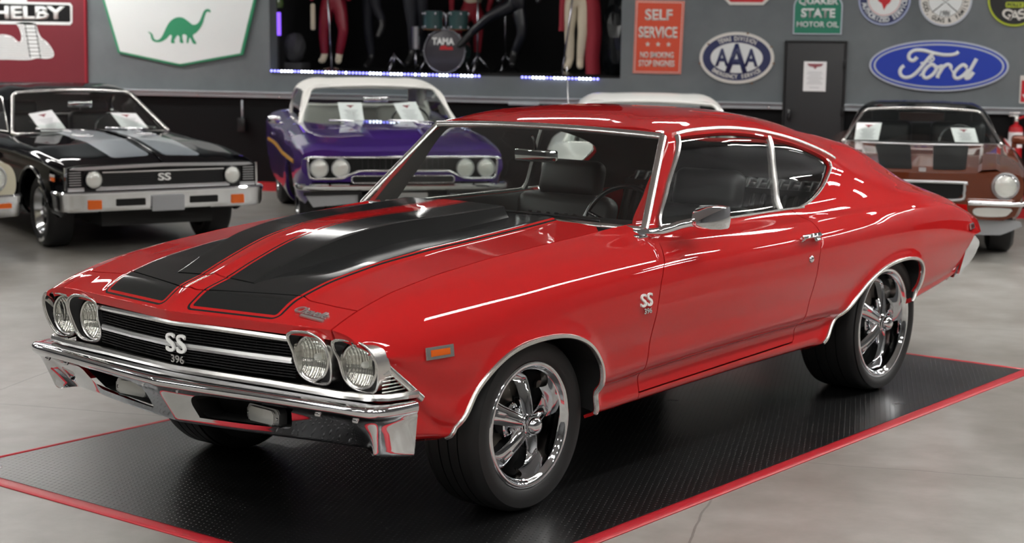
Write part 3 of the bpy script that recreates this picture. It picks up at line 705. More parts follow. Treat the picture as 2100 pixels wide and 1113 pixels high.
for s in (-1, 1):
    M = Matrix(((1, 0, 0, 0), (0, 0, s, s * .775), (0, 1, 0, 0), (0, 0, 0, 1)))
    o = prism('rear_bumper', smooth_poly(RBP, 50, True) if False else RBP, .088, 'chrome', car, M, .016); o.data.polygons.foreach_set('use_smooth', np.ones(len(o.data.polygons), bool)); o.data.set_sharp_from_angle(angle=math.radians(40))
P = np.array([(3.93, y, .60) for y in np.linspace(-.80, .80, 20)]); P[:, 0] += .13 * (1 - (P[:, 1] / .8) ** 2) ; V, F = sweep(P, circ_prof(.05, 12, .085), False, (0, 0, 1)); mesh_obj('rear_bumper_bar', V, F, 'chrome', car, True)
# ---- front bumper
mat('lamp_clear', (.78, .78, .74), .15, .2, .8)
bp = smooth_poly([(-1.036, 0.), (-1.006, .22), (-.962, .50), (-.932, .70), (-.910, .83), (-.885, .888), (-.845, .915), (-.765, .926), (-.70, .926)], 70)
bn = np.gradient(bp, axis=0); bn = np.stack([bn[:, 1], -bn[:, 0]], 1); bn /= np.linalg.norm(bn, axis=1)[:, None]; bn[0] = (1, 0); bn[1] = (bn[1] + (1, 0)) / 2; bn = np.stack([np.convolve(np.pad(bn[:, k], 3, mode='edge'), np.ones(7) / 7, 'valid') for k in (0, 1)], 1); bn[0] = (1, 0)      # inward normal (rearwards)
bprof = smooth_poly([(.112, .013), (.07, .0145), (.030, .014), (.014, .012), (.003, .006), (-.001, -.004), (.004, -.016), (.018, -.028), (.034, -.044), (.055, -.080), (.077, -.117), (.092, -.142), (.102, -.158), (.115, -.166), (.130, -.168), (.160, -.162)], 60)
bs = np.r_[0, np.cumsum(np.linalg.norm(np.diff(bp, axis=0), axis=1))]; bs /= bs[-1]
def BUMP(uv):
    s = np.abs(uv[:, 0]); sg = np.where(uv[:, 0] < 0, -1., 1.); t = np.clip(uv[:, 1], 0, 1) * (len(bprof) - 1)
    px = np.interp(s, bs, bp[:, 0]); py = np.interp(s, bs, bp[:, 1]); nx = np.interp(s, bs, bn[:, 0]); ny = np.interp(s, bs, bn[:, 1])
    a = np.interp(t, np.arange(len(bprof)), bprof[:, 0]); z = np.interp(t, np.arange(len(bprof)), bprof[:, 1])
    zz = np.interp(s, [0, .7, 1.], [.536, .530, .524]); low = np.interp(s, [0, .35, .55, .75, 1.], [1.0, .99, .98, 1.0, 1.02])
    a = np.where(z < -.03, a * np.interp(s, [0, .3, .5, .7, .82, .92, 1], [1., 1.08, 1.2, 1.4, 1.35, 1.0, .45]), a)
    a = a * np.interp(s, [0, .72, .82, 1.], [1, 1, .75, .42])
    # a faint recess round the lamp openings
    return np.stack([px + nx * a, sg * (py + ny * a), zz + np.where(z < -.03, (z + .03) * low - .03, z)], 1)
uvb, trb = grid(np.linspace(-1, 1, 121), np.linspace(0, 1, 50))
OPEN = np.array([(.165, .497), (.118, .414), (.122, .407), (.14, .403), (.455, .408), (.490, .412), (.512, .424), (.548, .485), (.545, .50)])
OPEN = smooth_poly(OPEN, 60, True)
uvq, trq = clip(uvb, trb, BUMP, lambda P: np.where((P[:, 2] < .515) & (P[:, 0] < -.82), -sdpoly(np.c_[np.abs(P[:, 1]), P[:, 2]], OPEN), 1.))
fb = patch('front_bumper', uvq, trq, BUMP, 'chrome', car, flange=0, du=.01, dv=.02)
def face_x(y, z):
    """x of the bumper face at (y, z)"""
    lo, hi = 0., 1.
    s = float(np.interp(abs(y), bp[:, 1], bs))
    for _ in range(30):
        m = (lo + hi) / 2
        if BUMP(np.array([[s, m]]))[0, 2] > z: lo = m
        else: hi = m
    return BUMP(np.array([[s, lo]]))[0, 0]
for s in (-1, 1):
    V = [(face_x(y, z) + d, s * y, z) for d in (.025, .12) for y, z in OPEN[::3]]; n = len(V) // 2
    F = [(i, (i + 1) % n, n + (i + 1) % n, n + i) for i in range(n)] + [tuple(range(n, 2 * n))]
    mesh_obj('bumper_recess', V, F, 'dark_void', fb, False)
    lx = -.808; 
    M = basis((lx, s * .345, .428), (.10 * s, -1., 0.), (0.02, 0, 1))
    def rr(w, h, r, n=6): return [(sx_ * (w - r) + r * math.cos(a0 + k * PI / 2 / n), sy_ * (h - r) + r * math.sin(a0 + k * PI / 2 / n)) for sx_, sy_, a0 in ((1, 1, 0), (-1, 1, PI / 2), (-1, -1, PI), (1, -1, 1.5 * PI)) for k in range(n + 1)]
    lampb = prism('parking_lamp', rr(.088, .033, .018), .035, 'satin_silver', car, M @ Matrix.Translation((0, 0, -.0)) , .004)
    tag(lampb, 'clear parking lamp in the bumper opening')
    prism('lamp_lens', rr(.068, .027, .012), .012, 'lamp_clear', lampb, M @ Matrix.Translation((0, 0, .032)), .003)
    for q in (-.078, .078): add = lathe('screw', [(0, 0), (.002, .004), (.0, .006)], 'chrome', lampb, 10, 'x', -1, 35, (M @ Vector((q, 0, .037)))[:])
    for (y, z) in ((.66, .49), (.805, .485), (.09, .505)):
        x = face_x(y, z); box('bumper_bolt', (x - .002, s * y, z), (.008, .024, .012) if y > .2 else (.004, .012, .014), 'chrome', fb, .003)
# ---- grille
gx = tab((0, -.905), (.3, -.873), (.5, -.836), (.9, -.78))
bm = bmesh.new()
for s in (-1, 1):
    for z in np.linspace(.585, .712, 14):
        q = [(gx(y) + (.72 - z) * -.02, s * y, z) for y in np.linspace(0.0, .505, 7)]
        for i in range(6):
            a, b = Vector(q[i]), Vector(q[i + 1]); d = (b - a); L = d.length; ang = math.atan2(d.y, d.x)
            M = Matrix.Translation((a + b) / 2) @ Matrix.Rotation(ang, 4, 'Z'); add_box(bm, (0, 0, 0), (L, .020, .0035), 0, M)
    for y in np.arange(.03, .50, .062): add_box(bm, (float(gx(y)) + .006, s * y, .648), (.014, .004, .135))
gm = bm_obj('grille_mesh', bm, 'black_trim', car); tag(gm, kind='stuff')
V = []; F = []
for i, y in enumerate(np.linspace(-.82, .82, 41)):
    x = float(gx(abs(y))) + .045 + (.02 if abs(y) > .5 else 0); V += [(x, y, .53), (x, y, .75 if abs(y) < .66 else .71)]
    if i: a = 2 * i; F.append((a - 2, a - 1, a + 1, a))
mesh_obj('grille_backing', V, F, 'dark_void', car)
def vpath(pts, n=30):
    p = [(x, -y, z) for x, y, z in pts[::-1]] + [(x, y, z) for x, y, z in pts[1:]]
    return np.array(p)
def bar(name, pts, w, h, m='chrome_trim'):
    V, F = sweep(vpath(pts), [(w, -h), (w, h), (w * .3, h * 1.25), (-w * .6, h * 1.1), (-w, 0), (-w * .6, -h * 1.1), (w * .3, -h * 1.2)], False, (0, 0, 1))
    o = mesh_obj(name, V, F, m, car, True); o.data.set_sharp_from_angle(angle=math.radians(35))
    bm = bmesh.new(); bm.from_mesh(o.data); bmesh.ops.recalc_face_normals(bm, faces=bm.faces); bm.to_mesh(o.data); bm.free(); return o
bar('grille_top_trim', [(-.940, 0, .727), (-.910, .2, .724), (-.872, .43, .719), (-.857, .50, .717)], .010, .008)
bar('grille_bar', [(-.912, 0, .642), (-.880, .3, .642), (-.848, .495, .642)], .010, .009, 'satin_silver')
bar('grille_bottom_trim', [(-.925, 0, .562), (-.908, .21, .562), (-.884, .43, .562), (-.868, .60, .560), (-.855, .72, .559), (-.83, .82, .558), (-.78, .866, .557), (-.66, .885, .553)], .012, .010)
# SS 396 emblem on the grille, lettering in relief
def ss_emblem(M, parent, h=.05, names=('emblem', '396')):
    o = text('emblem_letters', 'SS', 'white_letter', parent, M, size=h * 1.3, ext=.004, bold=.0004, sx=1.22, space=1.06, bev=.0005)
    text('emblem_numerals', '396', 'chrome', o, M @ Matrix.Translation((h * .12, -h * .74, 0)), size=h * .52, ext=.003, bold=.0008, sx=1.25)
    return o
ss_emblem(basis((-.928, 0, .648), (0, -1, 0), (0, 0, 1)), car, .072)
P = SF.at_xz([.598], [.722], 6.5)[0]
Ms = basis((P[0], -P[1] - .003, P[2]), (1, 0, 0), (0, .05, 1)); ss_emblem(Ms, car, .055)
Ms = basis((P[0], P[1] + .003, P[2]), (-1, 0, 0), (0, -.05, 1)); ss_emblem(Ms, car, .055)
# script badge on the header
q = HOOD(np.array([(-.815, -.60), (-.815, -.50), (-.795, -.55)])); ex = Vector(q[0] - q[1]); ey = Vector(q[2] - (q[0] + q[1]) / 2)
Ms = basis(Vector((q[0] + q[1]) / 2 + np.array([0, 0, .005])), ex, ey)
bd = text('script_badge', 'Chevelle', 'satin_silver', car, Ms, size=.050, ext=.003, bold=.0006, shear=.35, space=.86)
bm = bmesh.new(); add_box(bm, (.028, -.026, .0), (.105, .011, .006)); bmesh.ops.transform(bm, matrix=Ms, verts=bm.verts); bm_obj('badge_bar', bm, 'satin_silver', bd)
# ---- headlamps
mat('lamp_white', (.85, .85, .82), .4)
def bezel(lc, outl, x0):
    outl = smooth_poly(outl, 64, True); cy, cz, lx = lc
    xp = lambda y, z: x0 - .27 * (z - .66)
    for s in (-1, 1):
        ang = np.arctan2(outl[:, 1] - cz, outl[:, 0] - cy); n = len(outl)
        O = np.array([(xp(y, z), s * y, z) for y, z in outl])
        I1 = np.array([(xp(y, z) + .004, s * (cy + (y - cy) * .93), cz + (z - cz) * .93) for y, z in outl])
        I2 = np.array([(lx - .008, s * (cy + .082 * math.cos(a)), cz + .082 * math.sin(a)) for a in ang])
        B = np.array([(xp(y, z) + .065, s * (cy + (y - cy) * .97), cz + (z - cz) * .97) for y, z in outl])
        V = np.vstack([O, I1, I2, B]); F = []; mi = []
        for i in range(n):
            j = (i + 1) % n
            F += [(i, j, n + j, n + i), (n + i, n + j, 2 * n + j, 2 * n + i), (i, 3 * n + i, 3 * n + j, j)]; mi += [0, 1, 0]
        o = mesh_obj('headlamp_bezel', V, F, ['chrome_trim', 'black_trim'], car, True)
        o.data.polygons.foreach_set('material_index', np.array(mi, np.int32)); o.data.set_sharp_from_angle(angle=math.radians(40))
        bm = bmesh.new(); bm.from_mesh(o.data); bmesh.ops.recalc_face_normals(bm, faces=bm.faces); bm.to_mesh(o.data); bm.free()
        tube('bezel_rim', O, .0045, 'chrome_trim', o, True, 8)
        lathe('headlamp', [(-.034, 0), (-.0325, .014), (-.028, .032), (-.020, .050), (-.010, .064), (-.002, .0715)], 'lens', o, 40, 'x', -1, 60, (lx - .002, s * cy, cz)); lathe('lamp_bulb', [(-.034, .012), (-.018, .011), (-.012, .006), (-.011, 0)], 'lamp_white', o, 16, 'x', -1, 60, (lx - .002, s * cy, cz)); lathe('lens_cover', [(.012, 0), (.0115, .02), (.008, .045), (.002, .064), (-.003, .071)], 'glass_lamp', o, 40, 'x', -1, 60, (lx - .002, s * cy, cz))
        lathe('lamp_ring', [(-.012, .082), (.002, .080), (.005, .075), (.002, .0705), (-.006, .070)], 'chrome_trim', o, 40, 'x', -1, 40, (lx - .004, s * cy, cz))
bezel((.764, .652, -.805), [(.680, .727), (.698, .738), (.75, .742), (.811, .739), (.845, .722), (.862, .69), (.864, .64), (.846, .592), (.823, .572), (.78, .568), (.745, .573), (.715, .588), (.699, .62), (.695, .667), (.680, .705)], -.833)
bezel((.570, .658, -.828), [(.500, .735), (.522, .747), (.56, .753), (.605, .754), (.645, .742), (.670, .72), (.681, .68), (.668, .609), (.645, .580), (.60, .574), (.560, .578), (.525, .594), (.511, .632), (.509, .676), (.498, .715)], -.857)
# headlamp corner: raked chrome strip and side fins
for s in (-1, 1):
    P = [(-.838 + .21 * t, s * (.842 + .035 * t), .712 - .182 * t) for t in np.linspace(0, 1, 8)]
    strip('corner_trim', P, (-.25, s * 1., .3), .013, .008, 'chrome_trim')
    mesh_obj('corner_backing', [(-.80, s * .81, .72), (-.78, s * .80, .55), (-.64, s * .845, .55), (-.80, s * .815, .70)], [(0, 1, 2, 3)], 'dark_void', car)
    bm = bmesh.new()
    for z in (.574, .586, .598, .610, .622):
        xr = -.655 - (z - .555) * 1.12; add_tube(bm, [(-.80, s * .855, z), (-.74, s * .862, z), (xr, s * .864, z)], .0028, 6)
    f_ = bm_obj('corner_fins', bm, 'chrome_trim', car, True)
    box('corner_bar', (-.775, s * .856, .640), (.055, .012, .016), 'satin_silver', car, .003)
    mesh_obj('corner_ledge', [(-.64, s * .87, .531), (-.72, s * .885, .530), (-.80, s * .86, .535), (-.80, s * .78, .54), (-.64, s * .80, .54)], [(0, 1, 2, 3, 4)], 'red_paint', car)
# ---- small body hardware
def side_basis(x, z, s, off=.003, S_=SF):
    P = S_.at_xz([x], [z], 6.5)[0]; Pa = S_.at_xz([x + .03], [z], 6.5)[0]; Pu = S_.at_xz([x], [z + .03], 6.5)[0]
    ex = Vector(((Pa - P)[0], s * (Pa - P)[1], (Pa - P)[2])) * (1 if s < 0 else -1); ey = Vector(((Pu - P)[0], s * (Pu - P)[1], (Pu - P)[2]))
    M = basis((P[0], s * P[1], P[2]), ex, ey); return M @ Matrix.Translation((0, 0, off))
for s in (-1, 1):
    M = side_basis(-.575, .683, s); o = prism('side_marker', [(-.062, -.021), (.062, -.021), (.062, .021), (-.062, .021)], .007, 'chrome_trim', car, M, .003)
    tag(prism('marker_lens', [(-.042, -.011), (.042, -.011), (.042, .011), (-.042, .011)], .004, 'amber', o, M @ Matrix.Translation((0, 0, .006)), .002), 'amber side marker lens')
    M = side_basis(3.83, .735, s, .003, SR); o = prism('side_marker', [(-.045, -.016), (.045, -.016), (.045, .016), (-.045, .016)], .007, 'chrome_trim', car, M, .003)
    mat('lens_red', (.10, .006, .008), .2, 0., .6); prism('marker_lens', [(-.03, -.009), (.03, -.009), (.03, .009), (-.03, .009)], .003, 'lens_red', o, M @ Matrix.Translation((0, 0, .006)))
    dr = doors[0 if s < 0 else 1]
    # door handle
    M = side_basis(1.90, .842, s, .0, SR)
    bm = bmesh.new(); vs = add_box(bm, (-.01, .0, .028), (.16, .020, .012), .004); 
    for c in ((-.075, 0, .012), (.055, 0, .012)): add_box(bm, c, (.024, .022, .028), .005)
    add_box(bm, (.055, -.0, .008), (.05, .040, .014), .006)
    bmesh.ops.transform(bm, matrix=M, verts=bm.verts); bm_obj('door_handle', bm, 'chrome', dr, True, 40)
    M = side_basis(1.905, .755, s, .0, SR); V, F = lathe_vf([(.0, .017), (.006, .016), (.010, .010), (.011, 0)], 20, 'z'); mesh_obj('door_lock', [M @ Vector(v) for v in V], F, 'chrome', dr, True)
    # mirror: base, arm and a tapered square head, glass to the rear
    b0 = SR.at_xz([.815 + .09], [.942], 8.5)[0]; by = s * (b0[1] + .004)
    if s < 0:
        hd = Vector((1.02, -.955, 1.005)); bm = bmesh.new()
        sec = [(-.105, .010), (-.085, .026), (-.05, .046), (.0, .060), (.045, .066), (.062, .063)]; rows = []
        for dx, r in sec:
            rr_ = []
            for a in np.linspace(0, 2 * PI, 24, endpoint=False):
                c_, s_ = math.cos(a), math.sin(a); k = 1 / max(abs(c_), abs(s_)) ** .72
                rr_.append(bm.verts.new(hd + Vector((dx, 1.05 * r * c_ * k, .72 * r * s_ * k + dx * .10))))
            rows.append(rr_)
        for i in range(len(rows) - 1):
            for j in range(24): bm.faces.new([rows[i][j], rows[i][(j + 1) % 24], rows[i + 1][(j + 1) % 24], rows[i + 1][j]])
        bm.faces.new(rows[-1]); bm.faces.new(rows[0][::-1]); bmesh.ops.recalc_face_normals(bm, faces=bm.faces)
        mo = bm_obj('side_mirror', bm, 'chrome', dr, True, 50)
        st = SR.at_xz([.80], [.95], 8.6)[0]
        tube('mirror_arm', smooth_poly([(.80, -st[1] + .01, .945), (.84, -.835, .958), (.90, -.90, .985), (.935, -.945, .998)], 14), .012, 'chrome', mo, False, 10, None, .018)
        bm = bmesh.new(); add_box(bm, (.83, -st[1] - .022, .938), (.15, .05, .016), .006); bm_obj('mirror_base', bm, 'chrome', mo, True, 40)
# ---- wheels (built facing -y, turned for the other side)
def make_wheel(R, rim, w, phase):
    """R tyre radius, rim lip radius, w tyre width; hub face at the outer lip plane (d = 0)"""
    rl = rim
    barrel = lathe('wheel', [(.002, rl - .020), (.006, rl - .012), (.008, rl - .003), (.004, rl + .003), (-.006, rl + .002), (-.012, rl - .006), (-.012, rl - .016), (.0, rl - .022), (-.02, rl - .030), (-.06, rl - .034), (-.11, rl - .036), (-.16, rl - .036), (-w + .02, rl - .03)][0:3] + [(.008, rl - .003), (.004, rl + .003), (-.004, rl + .004)], 'chrome', None, 72)
    bpy.data.objects.remove(barrel)
    b = lathe('wheel', [(-.004, rl + .006), (.005, rl + .004), (.009, rl - .003), (.008, rl - .012), (.003, rl - .019), (-.008, rl - .023), (-.012, rl - .030), (-.05, rl - .036), (-.11, rl - .040), (-w + .015, rl - .040)], 'chrome', None, 72, auto=50)
    sw = R - rl                                               # sidewall height
    ty = [(-.010, rl - .004), (.004, rl + .004), (.010, rl + .012), (.016, rl + sw * .32), (.018, rl + sw * .5), (.012, rl + sw * .78), (.004, R - .016), (-.008, R - .007), (-.022, R - .0025)]
    for k in range(4):
        d0 = -.034 - k * (w - .06) / 4; d1 = d0 - (w - .06) / 4 + .010
        ty += [(d0 + .004, R), (d1, R), (d1 - .001, R - .007), (d1 - .007, R - .007)]
    ty += [(-w + .022, R - .003), (-w + .008, R - .007), (-w - .006, R - .02), (-w - .016, rl + sw * .5), (-w, rl)]
    t = lathe('tire', ty, 'tire_rubber', b, 96, auto=40)
    # brake disc and caliper behind
    lathe('brake_disc', [(-.135, .03), (-.135, rl * .66), (-.15, rl * .66), (-.15, .03)], 'brake', b, 48)
    lathe('wheel_back', [(-.155, .0), (-.155, rl - .035)], 'under_black', b, 48)
    bm = bmesh.new(); add_box(bm, (-rl * .55, .125, .02), (.07, .05, .17), .012); bm_obj('brake_caliper', bm, 'under_black', b, True, 40)
    # five tapered spokes sweeping from the proud hub back into the barrel
    r0, r1 = .032, rl - .034
    for q in range(5):
        a = phase + q * 2 * PI / 5; V = []; F = []; n = 13; m = 11
        for i in range(n):
            s = i / (n - 1); r = r0 + (r1 - r0) * s
            d = -.012 - .062 * s ** 1.6 - .030 * max(0, s - .82) / .18; hw = .030 + .010 * s + .022 * max(0, s - .5) ** 2 / .25; th = .050 - .018 * s
            if s > .86: hw += .016 * (s - .86) / .14
            for j in range(m):
                u = -1 + 2 * j / (m - 1); crown = (1 - abs(u) ** 2.2) * .020 - (.006 if abs(u) < .12 and s < .8 else 0)
                V.append((r, u * hw, d + crown))
            for j in range(m): u = 1 - 2 * j / (m - 1); V.append((r, u * hw * .86, d - th))
        k = 2 * m
        for i in range(n - 1):
            for j in range(k): F.append((i * k + j, i * k + (j + 1) % k, (i + 1) * k + (j + 1) % k, (i + 1) * k + j))
        F += [tuple(range(k)), tuple((n - 1) * k + j for j in range(k - 1, -1, -1))]
        ca, sa = math.cos(a), math.sin(a); V = [(x * ca - y * sa, -d, x * sa + y * ca) for x, y, d in V]
        o = mesh_obj('spoke', V, F, 'chrome', b, True); bm = bmesh.new(); bm.from_mesh(o.data); bmesh.ops.recalc_face_normals(bm, faces=bm.faces); bm.to_mesh(o.data); bm.free()
        o.data.set_sharp_from_angle(angle=math.radians(48))
        an = a + PI / 5; lathe('lug_nut', [(-.05, .013), (-.035, .012), (-.028, .007), (-.026, 0)], 'chrome', b, 6, loc=(.062 * math.cos(an), 0, .062 * math.sin(an)))
    lathe('hub', [(-.10, .085), (-.055, .085), (-.050, .080), (-.05, .045), (.0, .045), (.006, .040)], 'chrome', b, 40)
    lathe('center_cap', [(.0, .042), (.010, .042), (.012, .038), (.018, .037), (.030, .034), (.041, .026), (.047, .014), (.049, 0)], 'chrome', b, 40)
    return b
m = mat('tire_rubber', (.016, .016, .0165), .55); n = NT(m); c = n.xyz(n.obj())
rr_ = n.math('SQRT', n.math('ADD', n.math('MULTIPLY', c[0], c[0]), n.math('MULTIPLY', c[2], c[2])))
an = n.math('ARCTAN2', c[2], c[0]); sip = n.math('SINE', n.math('MULTIPLY', an, 150.))
n.bump(n.math('MULTIPLY', n.math('GREATER_THAN', sip, .55), n.math('GREATER_THAN', c[1], .012)), -.6, .006)
def place_wheel(b, x, y, z, s, st=0.):
    b.parent = car; b.location = (x, s * y, z); b.rotation_euler = (0, 0, st + (0 if s < 0 else PI))
def dupw(o, parent):
    c = o.copy(); COL.objects.link(c); c.parent = parent
    for ch in o.children: dupw(ch, c)
    return c
wf = make_wheel(.325, .2335, .235, math.radians(85)); place_wheel(wf, 0, .846, .325, -1)
wf2 = dupw(wf, car); place_wheel(wf2, 0, .846, .325, 1)
wr = make_wheel(.339, .2705, .285, math.radians(78)); place_wheel(wr, 2.845, .859, .338, -1)
wr2 = dupw(wr, car); place_wheel(wr2, 2.845, .859, .338, 1)
# ---- interior
def cushion(bm, c, s, bev, M=None, lift=0.):
    add_box(bm, c, s, bev, M, 3)
def seat(y):
    bm = bmesh.new(); add_box(bm, (1.55, y, .55), (.52, .54, .16), .05, None, 3)
    s_ = bm_obj('front_seat', bm, 'leather', car, True, 60)
    M = Matrix.Translation((1.80, y, .50)) @ Matrix.Rotation(math.radians(16), 4, 'Y')
    bm = bmesh.new(); add_box(bm, (0, 0, .21), (.15, .56, .52), .06, M, 4); bm_obj('backrest', bm, 'leather', s_, True, 60)
    bm = bmesh.new()
    for k in range(-3, 4): add_tube(bm, [M @ Vector((-.074, k * .055, z)) for z in (.02, .2, .36)], .013, 8)
    bm_obj('backrest_pleats', bm, 'leather', s_, True)
    bm = bmesh.new(); add_box(bm, (.0, 0, .545), (.11, .36, .19), .05, M, 4); bm_obj('headrest', bm, 'leather', s_, True, 60)
    return s_
seat(-.38); seat(.40)
bm = bmesh.new(); add_box(bm, (2.45, 0, .56), (.5, 1.24, .18), .06, None, 3); rs = bm_obj('rear_seat', bm, 'leather', car, True, 60)
M = Matrix.Translation((2.66, 0, .60)) @ Matrix.Rotation(math.radians(22), 4, 'Y')
bm = bmesh.new(); add_box(bm, (0, 0, .18), (.16, 1.26, .46), .06, M, 4); bm_obj('rear_backrest', bm, 'leather', rs, True, 60)
bm = bmesh.new()
for k in range(-9, 10): add_tube(bm, [M @ Vector(v) for v in ((-.085, k * .062, .04), (-.088, k * .062, .3), (-.06, k * .062, .41), (.0, k * .062, .425))], .014, 8)
bm_obj('rear_pleats', bm, 'leather', rs, True)
hull('parcel_shelf', [((2.98, 0, .955), (.56, 1.2, .03))], 'headliner')
hull('cabin_floor', [((1.7, 0, .42), (2.2, 1.5, .04)), ((.72, 0, .68), (.06, 1.3, .5)), ((2.78, 0, .66), (.04, 1.3, .52)), ((3.4, 0, .6), (.9, 1.2, .4))], 'headliner')
for s in (-1, 1):
    box('door_card', (1.55, s * .735, .69), (1.62, .03, .50), 'leather', car, .012)
    bm = bmesh.new(); add_box(bm, (1.6, s * .70, .70), (.42, .05, .045), .015); bm_obj('armrest', bm, 'leather', car, True, 40)
bm = bmesh.new(); add_box(bm, (.92, 0, .885), (.42, 1.40, .10), .035, None, 3); add_box(bm, (1.04, -.36, .90), (.16, .46, .12), .03, None, 3); dash = bm_obj('dashboard', bm, 'leather', car, True, 50)
Mw = Matrix.Translation((1.25, -.36, .90)) @ Matrix.Rotation(math.radians(-68), 4, 'Y')
sw_ = tube('steering_wheel', [Mw @ Vector((.19 * math.cos(a), .19 * math.sin(a), 0)) for a in np.linspace(0, 2 * PI, 48, endpoint=False)], .011, 'black_gloss', car, True, 10)
bm = bmesh.new()
for a in (PI, PI + 1.9, PI - 1.9): add_tube(bm, [Mw @ Vector((.19 * math.cos(a), .19 * math.sin(a), 0)), Mw @ Vector((.03 * math.cos(a), .03 * math.sin(a), -.03))], .009, 8)
add_tube(bm, [Mw @ Vector((0, 0, -.02)), Mw @ Vector((0, 0, -.25))], .026, 12); bm_obj('steering_spokes', bm, 'black_gloss', sw_, True)
bm = bmesh.new(); add_box(bm, (1.13, 0.0, 1.20), (.02, .23, .055), .009); mr = bm_obj('rear_view_mirror', bm, 'chrome', car, True, 40)
tube('mirror_stalk', [(1.10, 0, 1.285), (1.125, 0, 1.24), (1.13, 0, 1.21)], .006, 'black_gloss', mr)
tube('wiper', smooth_poly([(.74, -.62, .992), (.725, -.40, 1.0), (.70, -.15, 1.004)], 10), .005, 'black_trim', car)
tube('wiper', smooth_poly([(.70, .10, 1.004), (.69, .30, 1.004), (.73, .52, .995)], 10), .005, 'black_trim', car)
# ================================================================== CARS IN THE BACK ROW (same axes as the red car, each scaled and turned on its own root)
mat('paint_black', (.003, .003, .004), .5, 0., .5, spec=.0); mat('paint_purple', (.060, .022, .20), .3, .25, 1., spec=.15); mat('paint_copper', (.15, .032, .010), .32, .35, 1., spec=.15); mat('paint_cream', (.72, .68, .52), .35, 0., 1., spec=.15)
mat('paint_white', (.78, .78, .75), .35, 0., .6, spec=.15); mat('vinyl_white', (.80, .79, .75), .55); mat('silver_stripe', (.24, .27, .30), .35, .3, .6)
mat('grey_plastic', (.045, .045, .047), .5); mat('white_leather', (.60, .60, .56), .5); mat('gold_stripe', (.55, .27, .02), .4); mat('silver_bar', (.62, .63, .64), .3, .7); mat('plate_grey', (.33, .34, .35), .45)
mat('lamp_chrome', (.95, .95, .93), .38, .45); mat('tire_plain', (.015, .015, .016), .55); mat('alloy', (.62, .63, .65), .16, 1.)
def bg_wheel(parent, x, y, R, rim, w, style, hub_m='alloy'):
    s = -1 if y < 0 else 1
    t = lathe('wheel', [(-w + .02, rim), (-w, rim + .01), (-w - .008, (R + rim) / 2), (-w + .02, R - .006), (-.045, R), (-.015, R - .012), (.012, (R + rim) / 2 + .01), (.008, rim + .012), (0, rim), (-.01, rim - .004)], 'tire_plain', parent, 44, 'y', s)
    t.location = (x, y, R)
    if style == 'slot':
        lathe('rim', [(.004, rim + .004), (.006, rim - .006), (-.006, rim - .016), (-.035, rim - .022), (-.045, rim - .030), (-.075, rim - .036), (-.085, rim - .05), (-.06, rim * .5), (-.055, .05), (-.03, .04), (-.028, 0)], hub_m, t, 40, 'y', s)
        for k in range(5):
            a = k * 2 * PI / 5 + .3; r = rim * .62; V, F = lathe_vf([(-.058, .026), (-.066, .02), (-.066, 0)], 10, 'y', s); mesh_obj('wheel_slot', [(v[0] + r * math.cos(a), v[1], v[2] + r * math.sin(a)) for v in V], F, 'dark_void', t)
    else:
        lathe('rim', [(.004, rim + .004), (.006, rim - .008), (-.02, rim - .02), (-.05, rim - .03), (-.06, rim * .7), (-.02, rim * .45), (-.008, .05), (-.006, 0)], hub_m, t, 40, 'y', s)
    return t
def round_lamp(parent, x, y, z, r, name='headlamp', ring='chrome', lens='lamp_chrome'):
    o = lathe(name, [(.008, 0), (.007, r * .4), (.004, r * .75), (-.003, r), (-.02, r)], lens, parent, 32, 'x', -1, 60, (x, y, z)); lathe('lens_cover', [(.020, 0), (.018, r * .4), (.012, r * .75), (.001, r)], 'glass_lamp', o, 28, 'x', -1, 60, (x, y, z))
    lathe('lamp_ring', [(-.03, r * 1.18), (.004, r * 1.14), (.012, r * 1.06), (.002, r * .98), (-.01, r * .98)], ring, o, 32, 'x', -1, 40, (x, y, z)); return o
def front_plate(name, outline, x, d, m, parent, bev=0.):
    """outline in (y, z), built at depth x facing forward, d thick"""
    M = Matrix(((0, 0, -1, x), (1, 0, 0, 0), (0, 1, 0, 0), (0, 0, 0, 1)))
    return prism(name, outline, d, m, parent, M, bev)
def rrect(y0, y1, z0, z1, r, n=4):
    return [(cx + r * math.cos(a + k * PI / 2 / n), cz + r * math.sin(a + k * PI / 2 / n)) for cx, cz, a in ((y1 - r, z1 - r, 0), (y0 + r, z1 - r, PI / 2), (y0 + r, z0 + r, PI), (y1 - r, z0 + r, 1.5 * PI)) for k in range(n + 1)]
